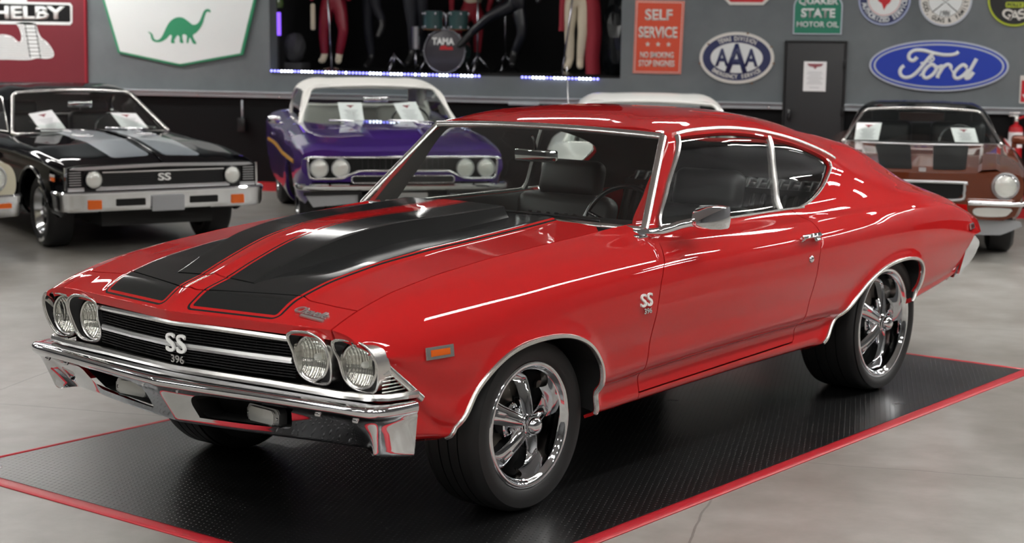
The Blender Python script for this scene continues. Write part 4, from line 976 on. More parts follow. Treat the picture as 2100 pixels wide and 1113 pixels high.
def bg_car(name, label, pose, c):
    root = empty(name, label, 'car', None, (pose[0], pose[1], 0), math.radians(pose[2])); root.scale = (pose[3],) * 3
    xf, xr = c['x']; T_ = lambda k, sig=.07: stab(c[k], xf - .3, xr + .4, sig)
    yM, zS, zE, zC, yE = T_('yM'), T_('zS'), T_('zE'), T_('zC', .05), T_('yE'); zb = T_('zb')
    ctrl = [(lambda x: yM(x) - .09, zb), (lambda x: yM(x) - .045, lambda x: zb(x) + .05), (lambda x: yM(x) - .006, lambda x: .55 * zb(x) + .45 * zS(x)), (yM, lambda x: .22 * zb(x) + .78 * zS(x)), (lambda x: yM(x) - .012, zS),
            (lambda x: .45 * yM(x) + .55 * yE(x) + .012, lambda x: .35 * zS(x) + .65 * zE(x)), (yE, zE), (lambda x: .55 * yE(x), lambda x: .4 * zE(x) + .6 * zC(x)), (lambda x: 0 * x, zC)]
    S = Loft(ctrl, None, True)
    uv0, tr0 = grid(np.linspace(xf, xr, 100), np.linspace(0, 8, 41))
    AR = [smooth_poly([(cx - r * 1.12, .1), (cx - r * 1.06, .32), (cx - r * .82, .32 + r * .62), (cx - r * .4, .32 + r * .93), (cx, .32 + r), (cx + r * .4, .32 + r * .93), (cx + r * .82, .32 + r * .62), (cx + r * 1.02, .32), (cx + r * 1.05, .1)], 50) for cx, r in ((0, c.get('ra', .375)), (c['wb'], c.get('ra', .375)))]
    uv, tr = uv0, tr0
    for a in AR: uv, tr = clip(uv, tr, S, lambda P, a=a: -sdpoly(P[:, [0, 2]], a))
    cx0, cx1, cy = c['cabin']; CP = np.array([(cx0, -cy), (cx1, -cy), (cx1, cy), (cx0, cy)])
    uv, tr = clip(uv, tr, S, lambda P: np.where(P[:, 2] > .8, -sdpoly(P[:, [0, 1]], CP), 1.))
    body = patch('body_shell', uv, tr, S, c['paint'], root, mirror=True, flange=.03)
    # closed nose and tail
    for nm, x, fl in (('front_panel', xf + .004, 1), ('rear_panel', xr - .004, -1)):
        p = S(np.stack([np.full(41, x), np.linspace(0, 8, 41)], 1)); ol = [(q[1], q[2]) for q in p] + [(-q[1], q[2]) for q in p[::-1][1:]]
        front_plate(nm, ol, x, .01, c.get('nose', c['paint']) if fl > 0 else c['paint'], root)
    # greenhouse
    (bx, by, bz), (tx, ty, tz) = c['ws']; rx1, rx0 = c['bl']; paint2 = c.get('roof', c['paint'])
    g0, g1 = bx - .15, rx1 + .1
    tb = lambda pts, sig=.06: stab(pts, g0 - .3, g1 + .3, sig)
    zr = tb([(g0, tz - .06), (tx, tz - .012), (tx + .3, tz + .012), (rx0, tz + .005), (rx0 + .25, tz - .06), (rx1, bz + .02)])
    zt = tb([(g0, tz - .1), (tx - .05, tz + .015), (tx + .12, tz + .055), (tx + .4, tz + .085), (rx0 - .1, tz + .075), (rx0 + .2, tz + .01), (rx1, bz + .03)])
    yb = tb([(g0, by), (rx0, by - .005), (rx1, by - .06)]); yr = tb([(g0, ty + .04), (rx0, ty + .04), (rx1, by - .10)])
    zbl = lambda x: np.full_like(x, bz - .01)
    G = Loft([(lambda x: yb(x) + .02, lambda x: np.full_like(x, bz - .05)), (yb, zbl), (lambda x: .5 * (yb(x) + yr(x)) + .012, lambda x: .5 * (zbl(x) + zr(x))), (yr, zr), (lambda x: yr(x) - .06, lambda x: zr(x) * .5 + zt(x) * .5 + .004), (lambda x: .3 + 0 * x, lambda x: zt(x) - .006), (lambda x: 0 * x, zt)], None, True)
    uv0, tr0 = grid(np.linspace(g0, g1, 70), np.linspace(0, 6, 37))
    cb = c.get('wsbow', .14); ct = c.get('wsbowt', .05)
    def xw(y, z):
        t = (z - bz) / (tz - bz); xb = bx - cb * (1 - (y / by) ** 2); xt = tx - ct * (1 - (y / max(ty, .1)) ** 2); return xb + (xt - xb) * t
    uvg, trg = clip(uv0, tr0, G, lambda P: P[:, 0] - xw(P[:, 1], np.clip(P[:, 2], bz, 9)) - .0)
    sw_ = c['side']; uvg, trg = clip(uvg, trg, G, lambda P: -sdpoly(P[:, [0, 2]], sw_))
    bw = np.array(c['back']); uvg, trg = clip(uvg, trg, G, lambda P: np.where(P[:, 0] > rx0 - .3, -sdpoly(P[:, [0, 1]], bw), 1.))
    patch('roof', uvg, trg, G, paint2, root, mirror=True, flange=.03)
    uv, tr = clip(uv0, tr0, G, lambda P: sdpoly(P[:, [0, 2]], sw_) + .01); 
    for s in (-1, 1): patch('side_window', uv, tr, G, 'glass', root, side=s, offset=-.012)
    uv, tr = clip(uv0, tr0, G, lambda P: np.where(P[:, 0] > rx0 - .3, sdpoly(P[:, [0, 1]], bw) + .01, -1.)); patch('rear_window', uv, tr, G, 'glass', root, mirror=True, offset=-.012)
    uv, tr = clip(uvg, trg, G, lambda P: P[:, 2] - bz - .1); patch('headliner', uv, tr, G, c.get('liner', 'headliner'), root, mirror=True, offset=-.02)
    def WSf(uv):
        y, t = uv[:, 0], uv[:, 1]; yy = y * (by + (ty - by) * t); z = bz + (tz - bz) * t + .028 * (1 - y * y) * t
        xb = bx - cb * (1 - y * y); xt = tx - ct * (1 - y * y); return np.stack([xb + (xt - xb) * t - .02 * np.sin(t * PI) * (1 - y * y), yy, z], 1)
    WSf_ = type('F', (), {'__call__': lambda s_, q: WSf(q), 'sign': -1.})()
    uv, tr = grid(np.linspace(-1, 1, 31), np.linspace(0, 1, 12)); patch('windshield', uv, tr, WSf_, 'glass', root, du=.02, dv=.02)
    P = np.vstack([WSf(np.array([(-1., t) for t in np.linspace(0, .93, 10)])), WSf(np.array([(y, 1.) for y in np.linspace(-.95, .95, 25)])), WSf(np.array([(1., t) for t in np.linspace(.93, 0, 10)]))])
    P = smooth_poly(P, 60); tube('windshield_trim', P, .016, c.get('trim', 'chrome_trim'), root, False, 8)
    P = WSf(np.array([(y, 0.) for y in np.linspace(-1, 1, 25)])); tube('cowl_trim', P, .012, c.get('cowl', 'chrome_trim'), root, False, 8)
    # window frames
    for s in (-1, 1):
        q = np.vstack([sw_, sw_[:1]]); P = G.at_xz(q[:, 0], q[:, 1], 4.); P[:, 1] *= s; tube('window_frame', P, .007, 'chrome_trim', root, False, 6)
    # wheels, housings, underside, cabin
    R = c.get('R', .33); wy = c.get('wy', .80)
    for x in (0, c['wb']):
        for s in (-1, 1): bg_wheel(root, x, s * wy, R, R * c.get('rimk', .60), .22, c.get('wheel', 'disc'), c.get('rimm', 'alloy'))
    bm = bmesh.new(); L_ = xr - xf
    add_box(bm, ((xf + xr) / 2, 0, .33), (L_ - .3, 1.0, .2)); add_box(bm, (c['wb'] / 2, 0, .36), (c['wb'] - .85, 1.5, .16))
    for x in (0, c['wb']): add_box(bm, (x, 0, .55), (.8, 1.0, .35))
    bm_obj('underbody', bm, 'under_black', root)
    bm = bmesh.new(); add_box(bm, ((cx0 + cx1) / 2, 0, .5), (cx1 - cx0 + .1, 2 * cy, .1)); 
    for s in (-1, 1): add_box(bm, ((cx0 + cx1) / 2, s * (cy + .02), .68), (cx1 - cx0, .04, .44))
    add_box(bm, (cx0 - .02, 0, .7), (.06, 2 * cy, .46)); add_box(bm, (cx1 + .02, 0, .7), (.06, 2 * cy, .46)); bm_obj('cabin_tub', bm, 'headliner', root)
    lm = c.get('seat', 'leather')
    for s in (-1, 1):
        bm = bmesh.new(); add_box(bm, (bx + .75, s * .36, .60), (.5, .52, .16), .05, None, 3); add_box(bm, (bx + 1.0, s * .36, .84), (.16, .54, .48), .06, Matrix.Translation((0, 0, 0)), 3)
        if c.get('headrest', 1): add_box(bm, (bx + 1.04, s * .36, 1.12), (.10, .28, .14), .04, None, 3)
        bm_obj('front_seat', bm, lm, root, True, 50)
    bm = bmesh.new(); add_box(bm, (rx1 - .55, 0, .84), (.2, 1.2, .4), .06, None, 3); bm_obj('rear_seat', bm, lm, root, True, 50)
    bm = bmesh.new(); add_box(bm, (bx + .16, 0, bz - .055), (.34, 2 * by - .18, .08), .02, None, 2); bm_obj('dashboard', bm, c.get('dash', 'leather'), root, True, 50)
    Mw = Matrix.Translation((bx + .42, -.36, bz - .02)) @ Matrix.Rotation(math.radians(-66), 4, 'Y')
    tube('steering_wheel', [Mw @ Vector((.19 * math.cos(a), .19 * math.sin(a), 0)) for a in np.linspace(0, 2 * PI, 32, endpoint=False)], .011, 'black_gloss', root, True, 8)
    if c.get('mirror', 1):
        box('rear_view_mirror', (tx - .13 - .1, 0, tz - .10), (.02, .24, .06), 'chrome', root, .012)
    return root, S, WSf, G
def bar_front(name, pts, prof, m, root):
    """chrome bar or bumper: plan path (x, y) for y >= 0 mirrored, profile (out, z)"""
    prof = [(-a, b) for a, b in prof]
    q = [(x, -y) for x, y in pts[::-1]] + [(x, y) for x, y in (pts[1:] if abs(pts[0][1]) < 1e-6 else pts)]
    q = smooth_poly(q, 60); P = np.c_[q, np.zeros(len(q))]
    V, F = sweep(P, prof, False, (0, 0, 1)); o = mesh_obj(name, V, F, m, root, True)
    bm = bmesh.new(); bm.from_mesh(o.data); bmesh.ops.recalc_face_normals(bm, faces=bm.faces); bm.to_mesh(o.data); bm.free(); o.data.set_sharp_from_angle(angle=math.radians(40)); return o
def sheet_on(pose, corners, label, name='price_sheet'):
    """printed price sheet standing inside a windscreen: four local corners (top-left, top-right, bottom-right, bottom-left)"""
    R_ = Matrix.Translation((pose[0], pose[1], 0)) @ Matrix.Rotation(math.radians(pose[2]), 4, 'Z') @ Matrix.Diagonal((pose[3],) * 3 + (1,))
    w = [R_ @ Vector(p) for p in corners]; n = (w[1] - w[0]).cross(w[3] - w[0]).normalized() * .003
    o = mesh_obj(name, [p for p in w] + [p + n for p in w], [(0, 1, 2, 3), (7, 6, 5, 4), (0, 4, 5, 1), (1, 5, 6, 2), (2, 6, 7, 3), (3, 7, 4, 0)], 'white_paper'); tag(o, label, 'price sheet', 'price sheets behind the windshields')
    # flat print: a small winged emblem and rows of grey text
    e1 = w[1] - w[0]; e2 = w[3] - w[0]; m1 = (w[0] + w[1]) / 2; dn = ((w[3] + w[2]) / 2 - m1)
    nn = n.normalized(); cp = Vector(cam.matrix_world.translation); nn = nn if nn.dot(cp - w[0]) > 0 else -nn; off = nn * .005
    u = e1.normalized(); wd_ = e1.length; c0 = m1 + dn * .20 + off; d_ = dn.normalized()
    E = [c0 - u * wd_ * .18 - d_ * .012, c0 + u * wd_ * .18 - d_ * .012, c0 + u * wd_ * .06 + d_ * .004, c0 + d_ * .022, c0 - u * wd_ * .06 + d_ * .004]
    mesh_obj('printed_emblem', E, [(0, 1, 2, 3, 4)], 'print_red', o)
    V = []; F = []
    for k in range(7):
        f = .38 + .08 * k; hw = wd_ * (.30 - .05 * (k % 3)); p = m1 + dn * f + off; i = len(V); V += [p - u * hw, p + u * hw, p + u * hw + d_ * .006, p - u * hw + d_ * .006]; F.append((i, i + 1, i + 2, i + 3))
    mesh_obj('printed_lines', V, F, 'print_grey', o); return o
mat('print_red', (.35, .10, .12), .7); mat('print_grey', (.62, .62, .63), .8)
def wipers(root, WSf, ys=((.55, .08), (-.05, -.52))):
    for a, b in ys:
        P = WSf(np.array([(y / .8, t) for y, t in zip(np.linspace(a, b, 8), np.linspace(.10, .05, 8))])); P[:, 0] -= .035; P[:, 2] += .01; tube('wiper_blade', P, .010, 'chrome', root, False, 6)
        q = WSf(np.array([(b / .8 * .98, .0), ((a + b) / 1.6, .075)])); q[:, 0] -= .05; tube('wiper_arm', q, .009, 'chrome', root, False, 6)
sideW = lambda bx, tx, bz, tz, rx: smooth_poly([(bx + .16, bz + .015), (tx + .10, tz - .035), (tx + .5, tz - .02), (rx - .05, tz - .045), (rx + .12, tz - .16), (rx + .02, bz + .02)], 40, True) if False else np.array([(bx + .17, bz + .012), (tx + .10, tz - .045), (tx + .35, tz - .03), (rx - .15, tz - .035), (rx + .02, tz - .09), (rx + .10, tz - .17), (rx - .02, bz + .012)])
# ---------------------------------------------------------------- black coupe on the left (silver hood stripes)
PN = (-4.275, 6.4435, 136.5, .907)
c = dict(x=(-.80, 3.75), yM=[(-.8, .865), (-.5, .895), (.5, .915), (2.8, .92), (3.75, .86)], zb=[(-.8, .42), (-.5, .30), (.5, .25), (2.4, .26), (3.2, .35), (3.75, .42)], zS=[(-.8, .72), (-.3, .79), (.5, .84), (2.8, .86), (3.75, .80)],
         zE=[(-.8, .755), (-.6, .80), (0, .865), (1.1, .915), (2.8, .925), (3.4, .90), (3.75, .83)], zC=[(-.8, .768), (-.62, .835), (0, .925), (.7, .955), (1.1, .95), (2.8, .93), (3.75, .85)], yE=[(-.8, .80), (0, .80), (1.1, .775), (2.8, .76), (3.75, .74)], wb=2.82, cabin=(1.0, 2.75, .66), paint='paint_black', nose='black_trim',
         ws=((1.06, .755, .925), (1.64, .575, 1.275)), bl=(3.05, 2.45), side=sideW(1.06, 1.64, .925, 1.275, 2.42), back=[(2.48, -.48), (2.48, .48), (2.95, .56), (2.95, -.56)], R=.325, wy=.835, wheel='slot', rimk=.62, ra=.375)
nova, SN, WN, GN = bg_car('black_coupe', 'black two-door muscle car with silver hood stripes and amber bumper lamps', PN, c)
front_plate('grille', rrect(-.545, .545, .585, .715, .01), -.808, .014, 'dark_void', nova)
bm = bmesh.new()
for z in np.linspace(.60, .70, 7): add_box(bm, (-.826, 0, z), (.008, 1.08, .004))
for s in (-1, 1): add_box(bm, (-.828, s * .0, .65), (.006, .006, .12))
tag(bm_obj('grille_bars', bm, 'grey_plastic', nova), kind='stuff')
front_plate('grille_top_trim', rrect(-.545, .545, .700, .712, .004), -.826, .012, 'chrome', nova)
front_plate('hood_edge_trim', [(-.82, .735), (-.79, .752), (.0, .768), (.79, .752), (.82, .735), (.74, .728), (0, .742), (-.74, .728)], -.812, .022, 'silver_bar', nova, .003)
front_plate('grille_bottom_trim', rrect(-.60, .60, .555, .585, .006), -.812, .016, 'silver_bar', nova, .003)
for s in (-1, 1):
    round_lamp(nova, -.845, s * .62, .648, .070, ring='black_gloss')
    front_plate('lamp_panel', rrect(min(s * .545, s * .70), max(s * .545, s * .70), .565, .725, .012), -.806, .012, 'black_trim', nova)
    v = front_plate('fender_vent', rrect(min(s * .72, s * .835), max(s * .72, s * .835), .59, .725, .008), -.806, .012, 'dark_void', nova)
    for z in np.linspace(.605, .71, 6): box('vent_slat', (-.822, s * .777, z), (.010, .10, .007), 'silver_bar', v)
    front_plate('vent_frame', [(s * .845, .56), (s * .862, .56), (s * .862, .75), (s * .845, .75)], -.80, .026, 'chrome', nova)
    front_plate('vent_base', rrect(min(s * .70, s * .84), max(s * .70, s * .84), .553, .583, .004), -.806, .016, 'silver_bar', nova)
NB = bar_front('front_bumper', [(-.905, 0), (-.905, .6), (-.89, .80), (-.86, .885), (-.78, .92), (-.66, .925)], [(-.04, .545), (.0, .552), (.012, .540), (.010, .52), (.0, .50), (-.005, .42), (-.02, .385), (-.06, .372)], 'chrome', nova)
for s in (-1, 1):
    tag(front_plate('turn_lamp', rrect(min(s * .58, s * .70), max(s * .58, s * .70), .405, .480, .006), -.900, .012, 'amber', NB, .003), 'amber turn lamp')
    front_plate('bumper_slot', rrect(min(s * .20, s * .455), max(s * .20, s * .455), .425, .482, .006), -.900, .010, 'dark_void', NB)
    tag(box('side_marker', (-.615, s * .905, .645), (.12, .012, .035), 'amber', nova, .003), 'amber marker'); box('fender_badge', (-.615, s * .905, .675), (.12, .008, .022), 'silver_bar', nova, .002)
    tube('arch_trim', [(-.0 + .40 * math.cos(a), s * float(SN.at_xz([.4 * math.cos(a)], [.32 + .38 * math.sin(a)], 5.)[0, 1] + .004), .32 + .385 * math.sin(a)) for a in np.linspace(.05, PI - .15, 20)], .014, 'black_gloss', nova, False, 6)
front_plate('number_plate', rrect(-.145, .145, .37, .50, .01), -.905, .016, 'plate_grey', NB, .003)
text('grille_emblem', 'SS', 'white_letter', nova, basis((-.836, 0, .65), (0, -1, 0), (0, 0, 1)), size=.085, ext=.004, bold=.002, sx=1.5)
def hood_patch(root, S, name, m, poly, off=.003):
    uv, tr = grid(np.linspace(-.79, 1.0, 60), np.linspace(6, 8, 21)); pp = np.array(poly); uv, tr = clip(uv, tr, S, lambda P: sdpoly(P[:, [0, 1]], pp))
    if len(tr): return patch(name, uv, tr, S, m, root, offset=off)
def hood_patch2(root, S, name, m, poly, off=.003):
    """the same outline on both sides of the centre line"""
    for s in (1, -1):
        uv, tr = grid(np.linspace(-.79, 1.0, 60), np.linspace(6, 8, 21)); pp = np.array(poly); uv, tr = clip(uv, tr, S, lambda P: sdpoly(P[:, [0, 1]], pp))
        if len(tr): patch(name, uv, tr, S, m, root, side=s, offset=off)
hood_patch2(nova, SN, 'hood_stripe', 'silver_stripe', rrect(-.66, .95, .06, .405, .05))
P = SN(np.array([(x, 8.) for x in np.linspace(-.78, .95, 20)])); P[:, 2] += .006; tube('hood_ridge', P, .008, 'paint_black', nova, False, 6)
for s in (-1, 1):
    for x in (.52, .40): p = SN(np.array([(x, 6.6)]))[0]; box('hood_vent', (x, s * .30, p[2] + .022), (.08, .16, .02), 'chrome', nova, .005)
wipers(nova, WN, ((.60, .10), (-.10, -.55)))
bm = bmesh.new()
for a0, a1, n_ in ((1.7, 2.6, 9), (4.25, 4.75, 6)):
    for a in np.linspace(a0, a1, n_):
        M = Matrix.Translation((.262 * math.cos(a), .852, .325 + .262 * math.sin(a))) @ Matrix.Rotation(-a, 4, 'Y'); add_box(bm, (0, 0, 0), (.028, .006, .014), 0, M)
wl_ = bm_obj('tire_lettering_band', bm, 'white_letter', nova); tag(wl_, 'raised white blocks on the tire wall', kind='stuff')
sheet_on(PN, [(1.22, .555, 1.10), (1.20, .34, 1.135), (1.03, .245, .945), (1.05, .49, .945)], 'white price sheet behind the black coupe windshield, left of its mirror')
sheet_on(PN, [(1.22, -.235, 1.10), (1.22, -.49, 1.09), (1.05, -.55, .955), (1.05, -.29, .96)], 'white price sheet behind the black coupe windshield, right of its mirror')
# ---------------------------------------------------------------- purple hardtop with a white roof
PP = (-2.443, 7.612, 115.87, .9475)
c = dict(x=(-.85, 3.95), yM=[(-.85, .862), (-.5, .90), (.5, .935), (1.5, .93), (2.9, .955), (3.95, .88)], zb=[(-.85, .56), (-.55, .34), (.5, .27), (2.4, .28), (3.3, .36), (3.95, .45)], zS=[(-.85, .76), (-.3, .80), (.5, .83), (2.0, .84), (2.9, .90), (3.95, .86)],
         zE=[(-.85, .805), (-.7, .845), (0, .90), (.9, .945), (2.0, .94), (2.9, .985), (3.95, .93)], zC=[(-.85, .815), (-.74, .85), (-.3, .92), (.3, .955), (.9, .96), (2.9, .97), (3.95, .94)], yE=[(-.85, .815), (0, .83), (1, .80), (2.9, .80), (3.95, .78)], wb=2.95, cabin=(.85, 2.85, .68), paint='paint_purple', roof='vinyl_white', trim='vinyl_white',
         ws=((.86, .755, .945), (1.36, .60, 1.27)), bl=(3.15, 2.55), side=sideW(.86, 1.36, .945, 1.27, 2.5), back=[(2.6, -.5), (2.6, .5), (3.05, .58), (3.05, -.58)], R=.335, wy=.83, rimk=.62, rimm='alloy', seat='white_leather', headrest=0, liner='white_leather', cowl='grey_plastic', wsbow=.10)
pur, SP, WP, GP = bg_car('purple_hardtop', 'purple two-door muscle car with a white vinyl roof and gold side stripe', PP, c)
gp = [(0, .765), (.78, .765), (.805, .75), (.812, .73), (.80, .61), (.785, .592), (.76, .587), (.55, .587), (.50, .60), (.40, .645), (.36, .652), (0, .652)]
gpm = gp + [(-y, z) for y, z in gp[::-1][1:-1]]
front_plate('grille', gpm, -.856, .012, 'dark_void', pur)
tube('grille_surround', [(-.872, y, z) for y, z in smooth_poly(gpm, 110, True)], .011, 'chrome', pur, True, 8)
front_plate('lower_opening', rrect(-.43, .43, .555, .602, .02), -.858, .010, 'dark_void', pur); tube('opening_trim', [(-.870, y, z) for y, z in rrect(-.44, .44, .548, .608, .022)], .007, 'chrome', pur, True, 6)
bm = bmesh.new()
for k in range(-7, 8): add_box(bm, (-.866, k * .05, .71), (.004, .008, .085))
tag(bm_obj('grille_bars', bm, 'grey_plastic', pur), kind='stuff')
for s in (-1, 1):
    for y in (.535, .715): round_lamp(pur, -.878, s * y, .674, .070, ring='silver_bar')
PB = bar_front('front_bumper', [(-.955, 0), (-.95, .55), (-.93, .78), (-.89, .86), (-.80, .905), (-.70, .91)], [(-.05, .535), (-.01, .545), (.008, .535), (.010, .51), (.0, .495), (-.03, .485)], 'chrome', pur)
for s in (-1, 1):
    y0, y1 = (.375, .85); ol = [(s * .372, .482), (s * .85, .478), (s * .85, .462), (s * .775, .352), (s * .39, .380), (s * .385, .40)]
    front_plate('bumper_guard', [(s * .365, .486), (s * .855, .482), (s * .855, .45), (s * .395, .46), (s * .385, .385), (s * .362, .385)], -.925, .02, 'black_trim', pur)
    front_plate('valance', [(s * .395, .455), (s * .835, .448), (s * .775, .352), (s * .395, .382)], -.905, .02, 'plate_grey', pur)
    P = [(x, s * float(SP.at_xz([x], [z], 5.)[0, 1] + .005), z) for x, z in zip(np.linspace(-.45, 2.55, 24), np.r_[np.linspace(.70, .72, 18), np.linspace(.72, .71, 6)])]
    strip('gold_stripe', P, (0, s, 0), .016, .003, 'gold_stripe', pur)
    m_ = bmesh.new(); add_box(m_, (1.05, s * .975, .985), (.10, .12, .075), .025, None, 3); add_box(m_, (1.05, s * .92, .95), (.05, .06, .02), .006); bm_obj('side_mirror', m_, 'chrome', pur, True, 50)
    box('door_handle', (1.95, s * .945, .80), (.16, .02, .02), 'chrome', pur, .006)
front_plate('plate_bracket', rrect(-.20, .20, .35, .47, .01), -.925, .012, 'silver_bar', pur)
V = []; F = []
for i, x in enumerate(np.linspace(-.45, .82, 20)):
    h = .03 * min(1, (x + .45) / .35); w0 = .20 + .08 * (x + .45)
    for y, k in ((-w0 - .05, 0), (-w0, 1), (w0, 1), (w0 + .05, 0)): V.append((x, y, float(SP(np.array([(x, 8 - 2 * abs(y) / .83)]))[0, 2]) + .002 + h * k))
    if i: a = 4 * i; F += [(a - 4 + j, a - 3 + j, a + 1 + j, a + j) for j in range(3)]
mesh_obj('hood_bulge', V, F, 'paint_purple', pur, False)
wipers(pur, WP, ((.52, .03), (-.08, -.55)))
sheet_on(PP, [(1.15, .365, 1.140), (1.15, .135, 1.140), (.985, .125, .955), (.985, .345, .955)], 'white price sheet upright behind the purple car windshield, left one')
sheet_on(PP, [(1.15, -.17, 1.135), (1.15, -.39, 1.15), (.985, -.465, .955), (.985, -.255, .945)], 'tilted white price sheet behind the purple car windshield, right one')
# ---------------------------------------------------------------- copper coupe on the right
PO = (1.956, 8.239, 91.79, .898)
c = dict(x=(-.80, 3.75), yM=[(-.8, .86), (-.5, .90), (.5, .925), (2.7, .93), (3.75, .84)], zb=[(-.8, .46), (-.55, .33), (.5, .25), (2.4, .26), (3.2, .35), (3.75, .42)], zS=[(-.8, .715), (-.3, .775), (.5, .81), (2.7, .84), (3.75, .78)],
         zE=[(-.8, .765), (-.6, .80), (0, .85), (.9, .905), (2.7, .93), (3.75, .86)], zC=[(-.8, .755), (-.6, .795), (0, .865), (.9, .915), (2.7, .94), (3.75, .87)], yE=[(-.8, .78), (0, .79), (1.0, .78), (2.7, .74), (3.75, .68)], wb=2.74, cabin=(.85, 2.4, .66), paint='paint_copper',
         ws=((.80, .745, .915), (1.42, .56, 1.20)), bl=(2.95, 2.15), side=sideW(.80, 1.42, .915, 1.20, 2.25), back=[(2.2, -.45), (2.2, .45), (2.85, .55), (2.85, -.55)], R=.33, wy=.83, rimm='black_gloss', roof='paint_black', cowl='silver_bar', wsbow=.22, wsbowt=.10, mirror=0)
org, SO, WO, GO = bg_car('copper_coupe', 'copper brown two-door coupe with black hood stripes and large single headlamps', PO, c)
gz = [(-.36, .592), (-.36, .665), (-.345, .680), (.345, .680), (.36, .665), (.36, .592), (.30, .53), (-.30, .53)]
front_plate('grille', gz, -.806, .03, 'dark_void', org); tube('grille_surround', [(-.842, y, z) for y, z in smooth_poly(gz, 70, True)], .013, 'silver_bar', org, True, 8)
for s in (-1, 1):
    o = round_lamp(org, -.855, s * .705, .660, .088, ring='chrome'); lathe('lamp_bezel', [(-.05, .118), (-.01, .118), (.004, .112), (-.002, .098), (-.03, .092)], 'silver_bar', org, 36, 'x', -1, 40, (-.835, s * .705, .660))
    front_plate('turn_lamp', smooth_poly([(s * .47, .463), (s * .755, .468), (s * .748, .425), (s * .70, .398), (s * .48, .398)], 30, True), -.82, .02, 'lamp_clear', org, .004)
    V = []; F = []
    for i, x in enumerate(np.linspace(-.78, .7, 20)):
        for y, h in ((.47, 0), (.50, .018), (.62, .018), (.655, 0)):
            y2 = y + .05 * (x + .78); V.append((x, s * y2, float(SO(np.array([(x, 8 - 2 * y2 / .79)]))[0, 2]) + .001 + h))
        if i: a = 4 * i; F += [(a - 4 + j, a - 3 + j, a + 1 + j, a + j) for j in range(3)]
    mesh_obj('fender_ridge', V, F, 'paint_copper', org, False)
    bm = bmesh.new(); add_box(bm, (.86, s * .915, .965), (.10, .17, .085), .035, None, 4); add_box(bm, (.86, s * .86, .915), (.06, .05, .06), .012); bm_obj('side_mirror', bm, 'paint_copper', org, True, 60) if s < 0 else bm.free()
    bar_front('x', [(0, .1), (0, .2)], [(0, 0), (.01, 0), (.01, .01)], 'chrome', org) if False else None
    P = [(-.90, s * .40, .512), (-.90, s * .70, .512), (-.885, s * .82, .512), (-.82, s * .885, .512), (-.70, s * .91, .512)]
    V, F = sweep(smooth_poly(P, 24), [(s * a, b) for a, b in ((.02, -.022), (.02, .022), (-.012, .018), (-.02, 0), (-.012, -.018))], False, (0, 0, 1)); o = mesh_obj('bumper', V, F, 'chrome', org, True); bm = bmesh.new(); bm.from_mesh(o.data); bmesh.ops.recalc_face_normals(bm, faces=bm.faces); bm.to_mesh(o.data); bm.free()
front_plate('chin_spoiler', smooth_poly([(-.78, .36), (.78, .36), (.74, .25), (.6, .225), (-.6, .225), (-.74, .25)], 50, True), -.74, .02, 'plate_grey', org, .004)
front_plate('lower_panel', [(-.84, .50), (.84, .50), (.80, .40), (.70, .36), (-.70, .36), (-.80, .40)], -.79, .02, 'paint_copper', org)
mat('stripe_black', (.008, .008, .008), .5, spec=.15); hood_patch2(org, SO, 'hood_stripe', 'stripe_black', [(-.70, .09), (-.70, .34), (-.66, .37), (.95, .45), (.95, .11)])
front_plate('hood_emblem', rrect(-.03, .03, .765, .80, .004), -.79, .012, 'silver_bar', org)
sheet_on(PO, [(1.05, .625, 1.085), (1.05, .385, 1.088), (.92, .41, .925), (.92, .64, .92)], 'white price sheet behind the copper coupe windshield, left one')
sheet_on(PO, [(1.05, -.27, 1.055), (1.05, -.495, 1.055), (.92, -.535, .925), (.92, -.315, .925)], 'white price sheet behind the copper coupe windshield, right one beside the mirror')
# ---------------------------------------------------------------- car hidden behind the red one (white roof only) and cream car at the left edge
PW = (.01, 6.48, 101.25, .92)
c = dict(x=(-.85, 3.75), yM=[(-.85, .86), (.5, .92), (2.8, .93), (3.75, .86)], zb=[(-.85, .45), (-.5, .32), (.5, .26), (2.4, .27), (3.3, .36), (3.75, .42)], zS=[(-.85, .72), (.5, .82), (2.8, .85), (3.75, .80)], zE=[(-.85, .77), (0, .87), (1.0, .93), (2.8, .94), (3.75, .86)], zC=[(-.85, .78), (0, .90), (1.0, .945), (2.8, .95), (3.75, .87)],
         yE=[(-.85, .79), (1.0, .79), (2.8, .77), (3.75, .73)], wb=2.82, cabin=(.95, 2.7, .66), paint='paint_white', trim='paint_white', ws=((.92, .745, .935), (1.35, .585, 1.255)), bl=(3.05, 2.4), side=sideW(.92, 1.35, .935, 1.255, 2.4), back=[(2.45, -.48), (2.45, .48), (2.95, .56), (2.95, -.56)], seat='white_leather', headrest=0, wsbowt=.03, mirror=0)
wht, SW_, WW, GW = bg_car('white_coupe', 'car with a rounded white roof, mostly hidden behind the red car', PW, c)
for s in (-1, 1): round_lamp(wht, -.87, s * .66, .65, .085)
tube('antenna', [(.30, .675, .90), (.34, .715, 1.60)], .004, 'chrome', wht, False, 6)
bar_front('front_bumper', [(-.93, 0), (-.92, .6), (-.88, .84), (-.75, .90)], [(-.04, .54), (0, .545), (.01, .50), (0, .42), (-.05, .40)], 'chrome', wht)
PF = (-5.664, 5.094, 140., .907)
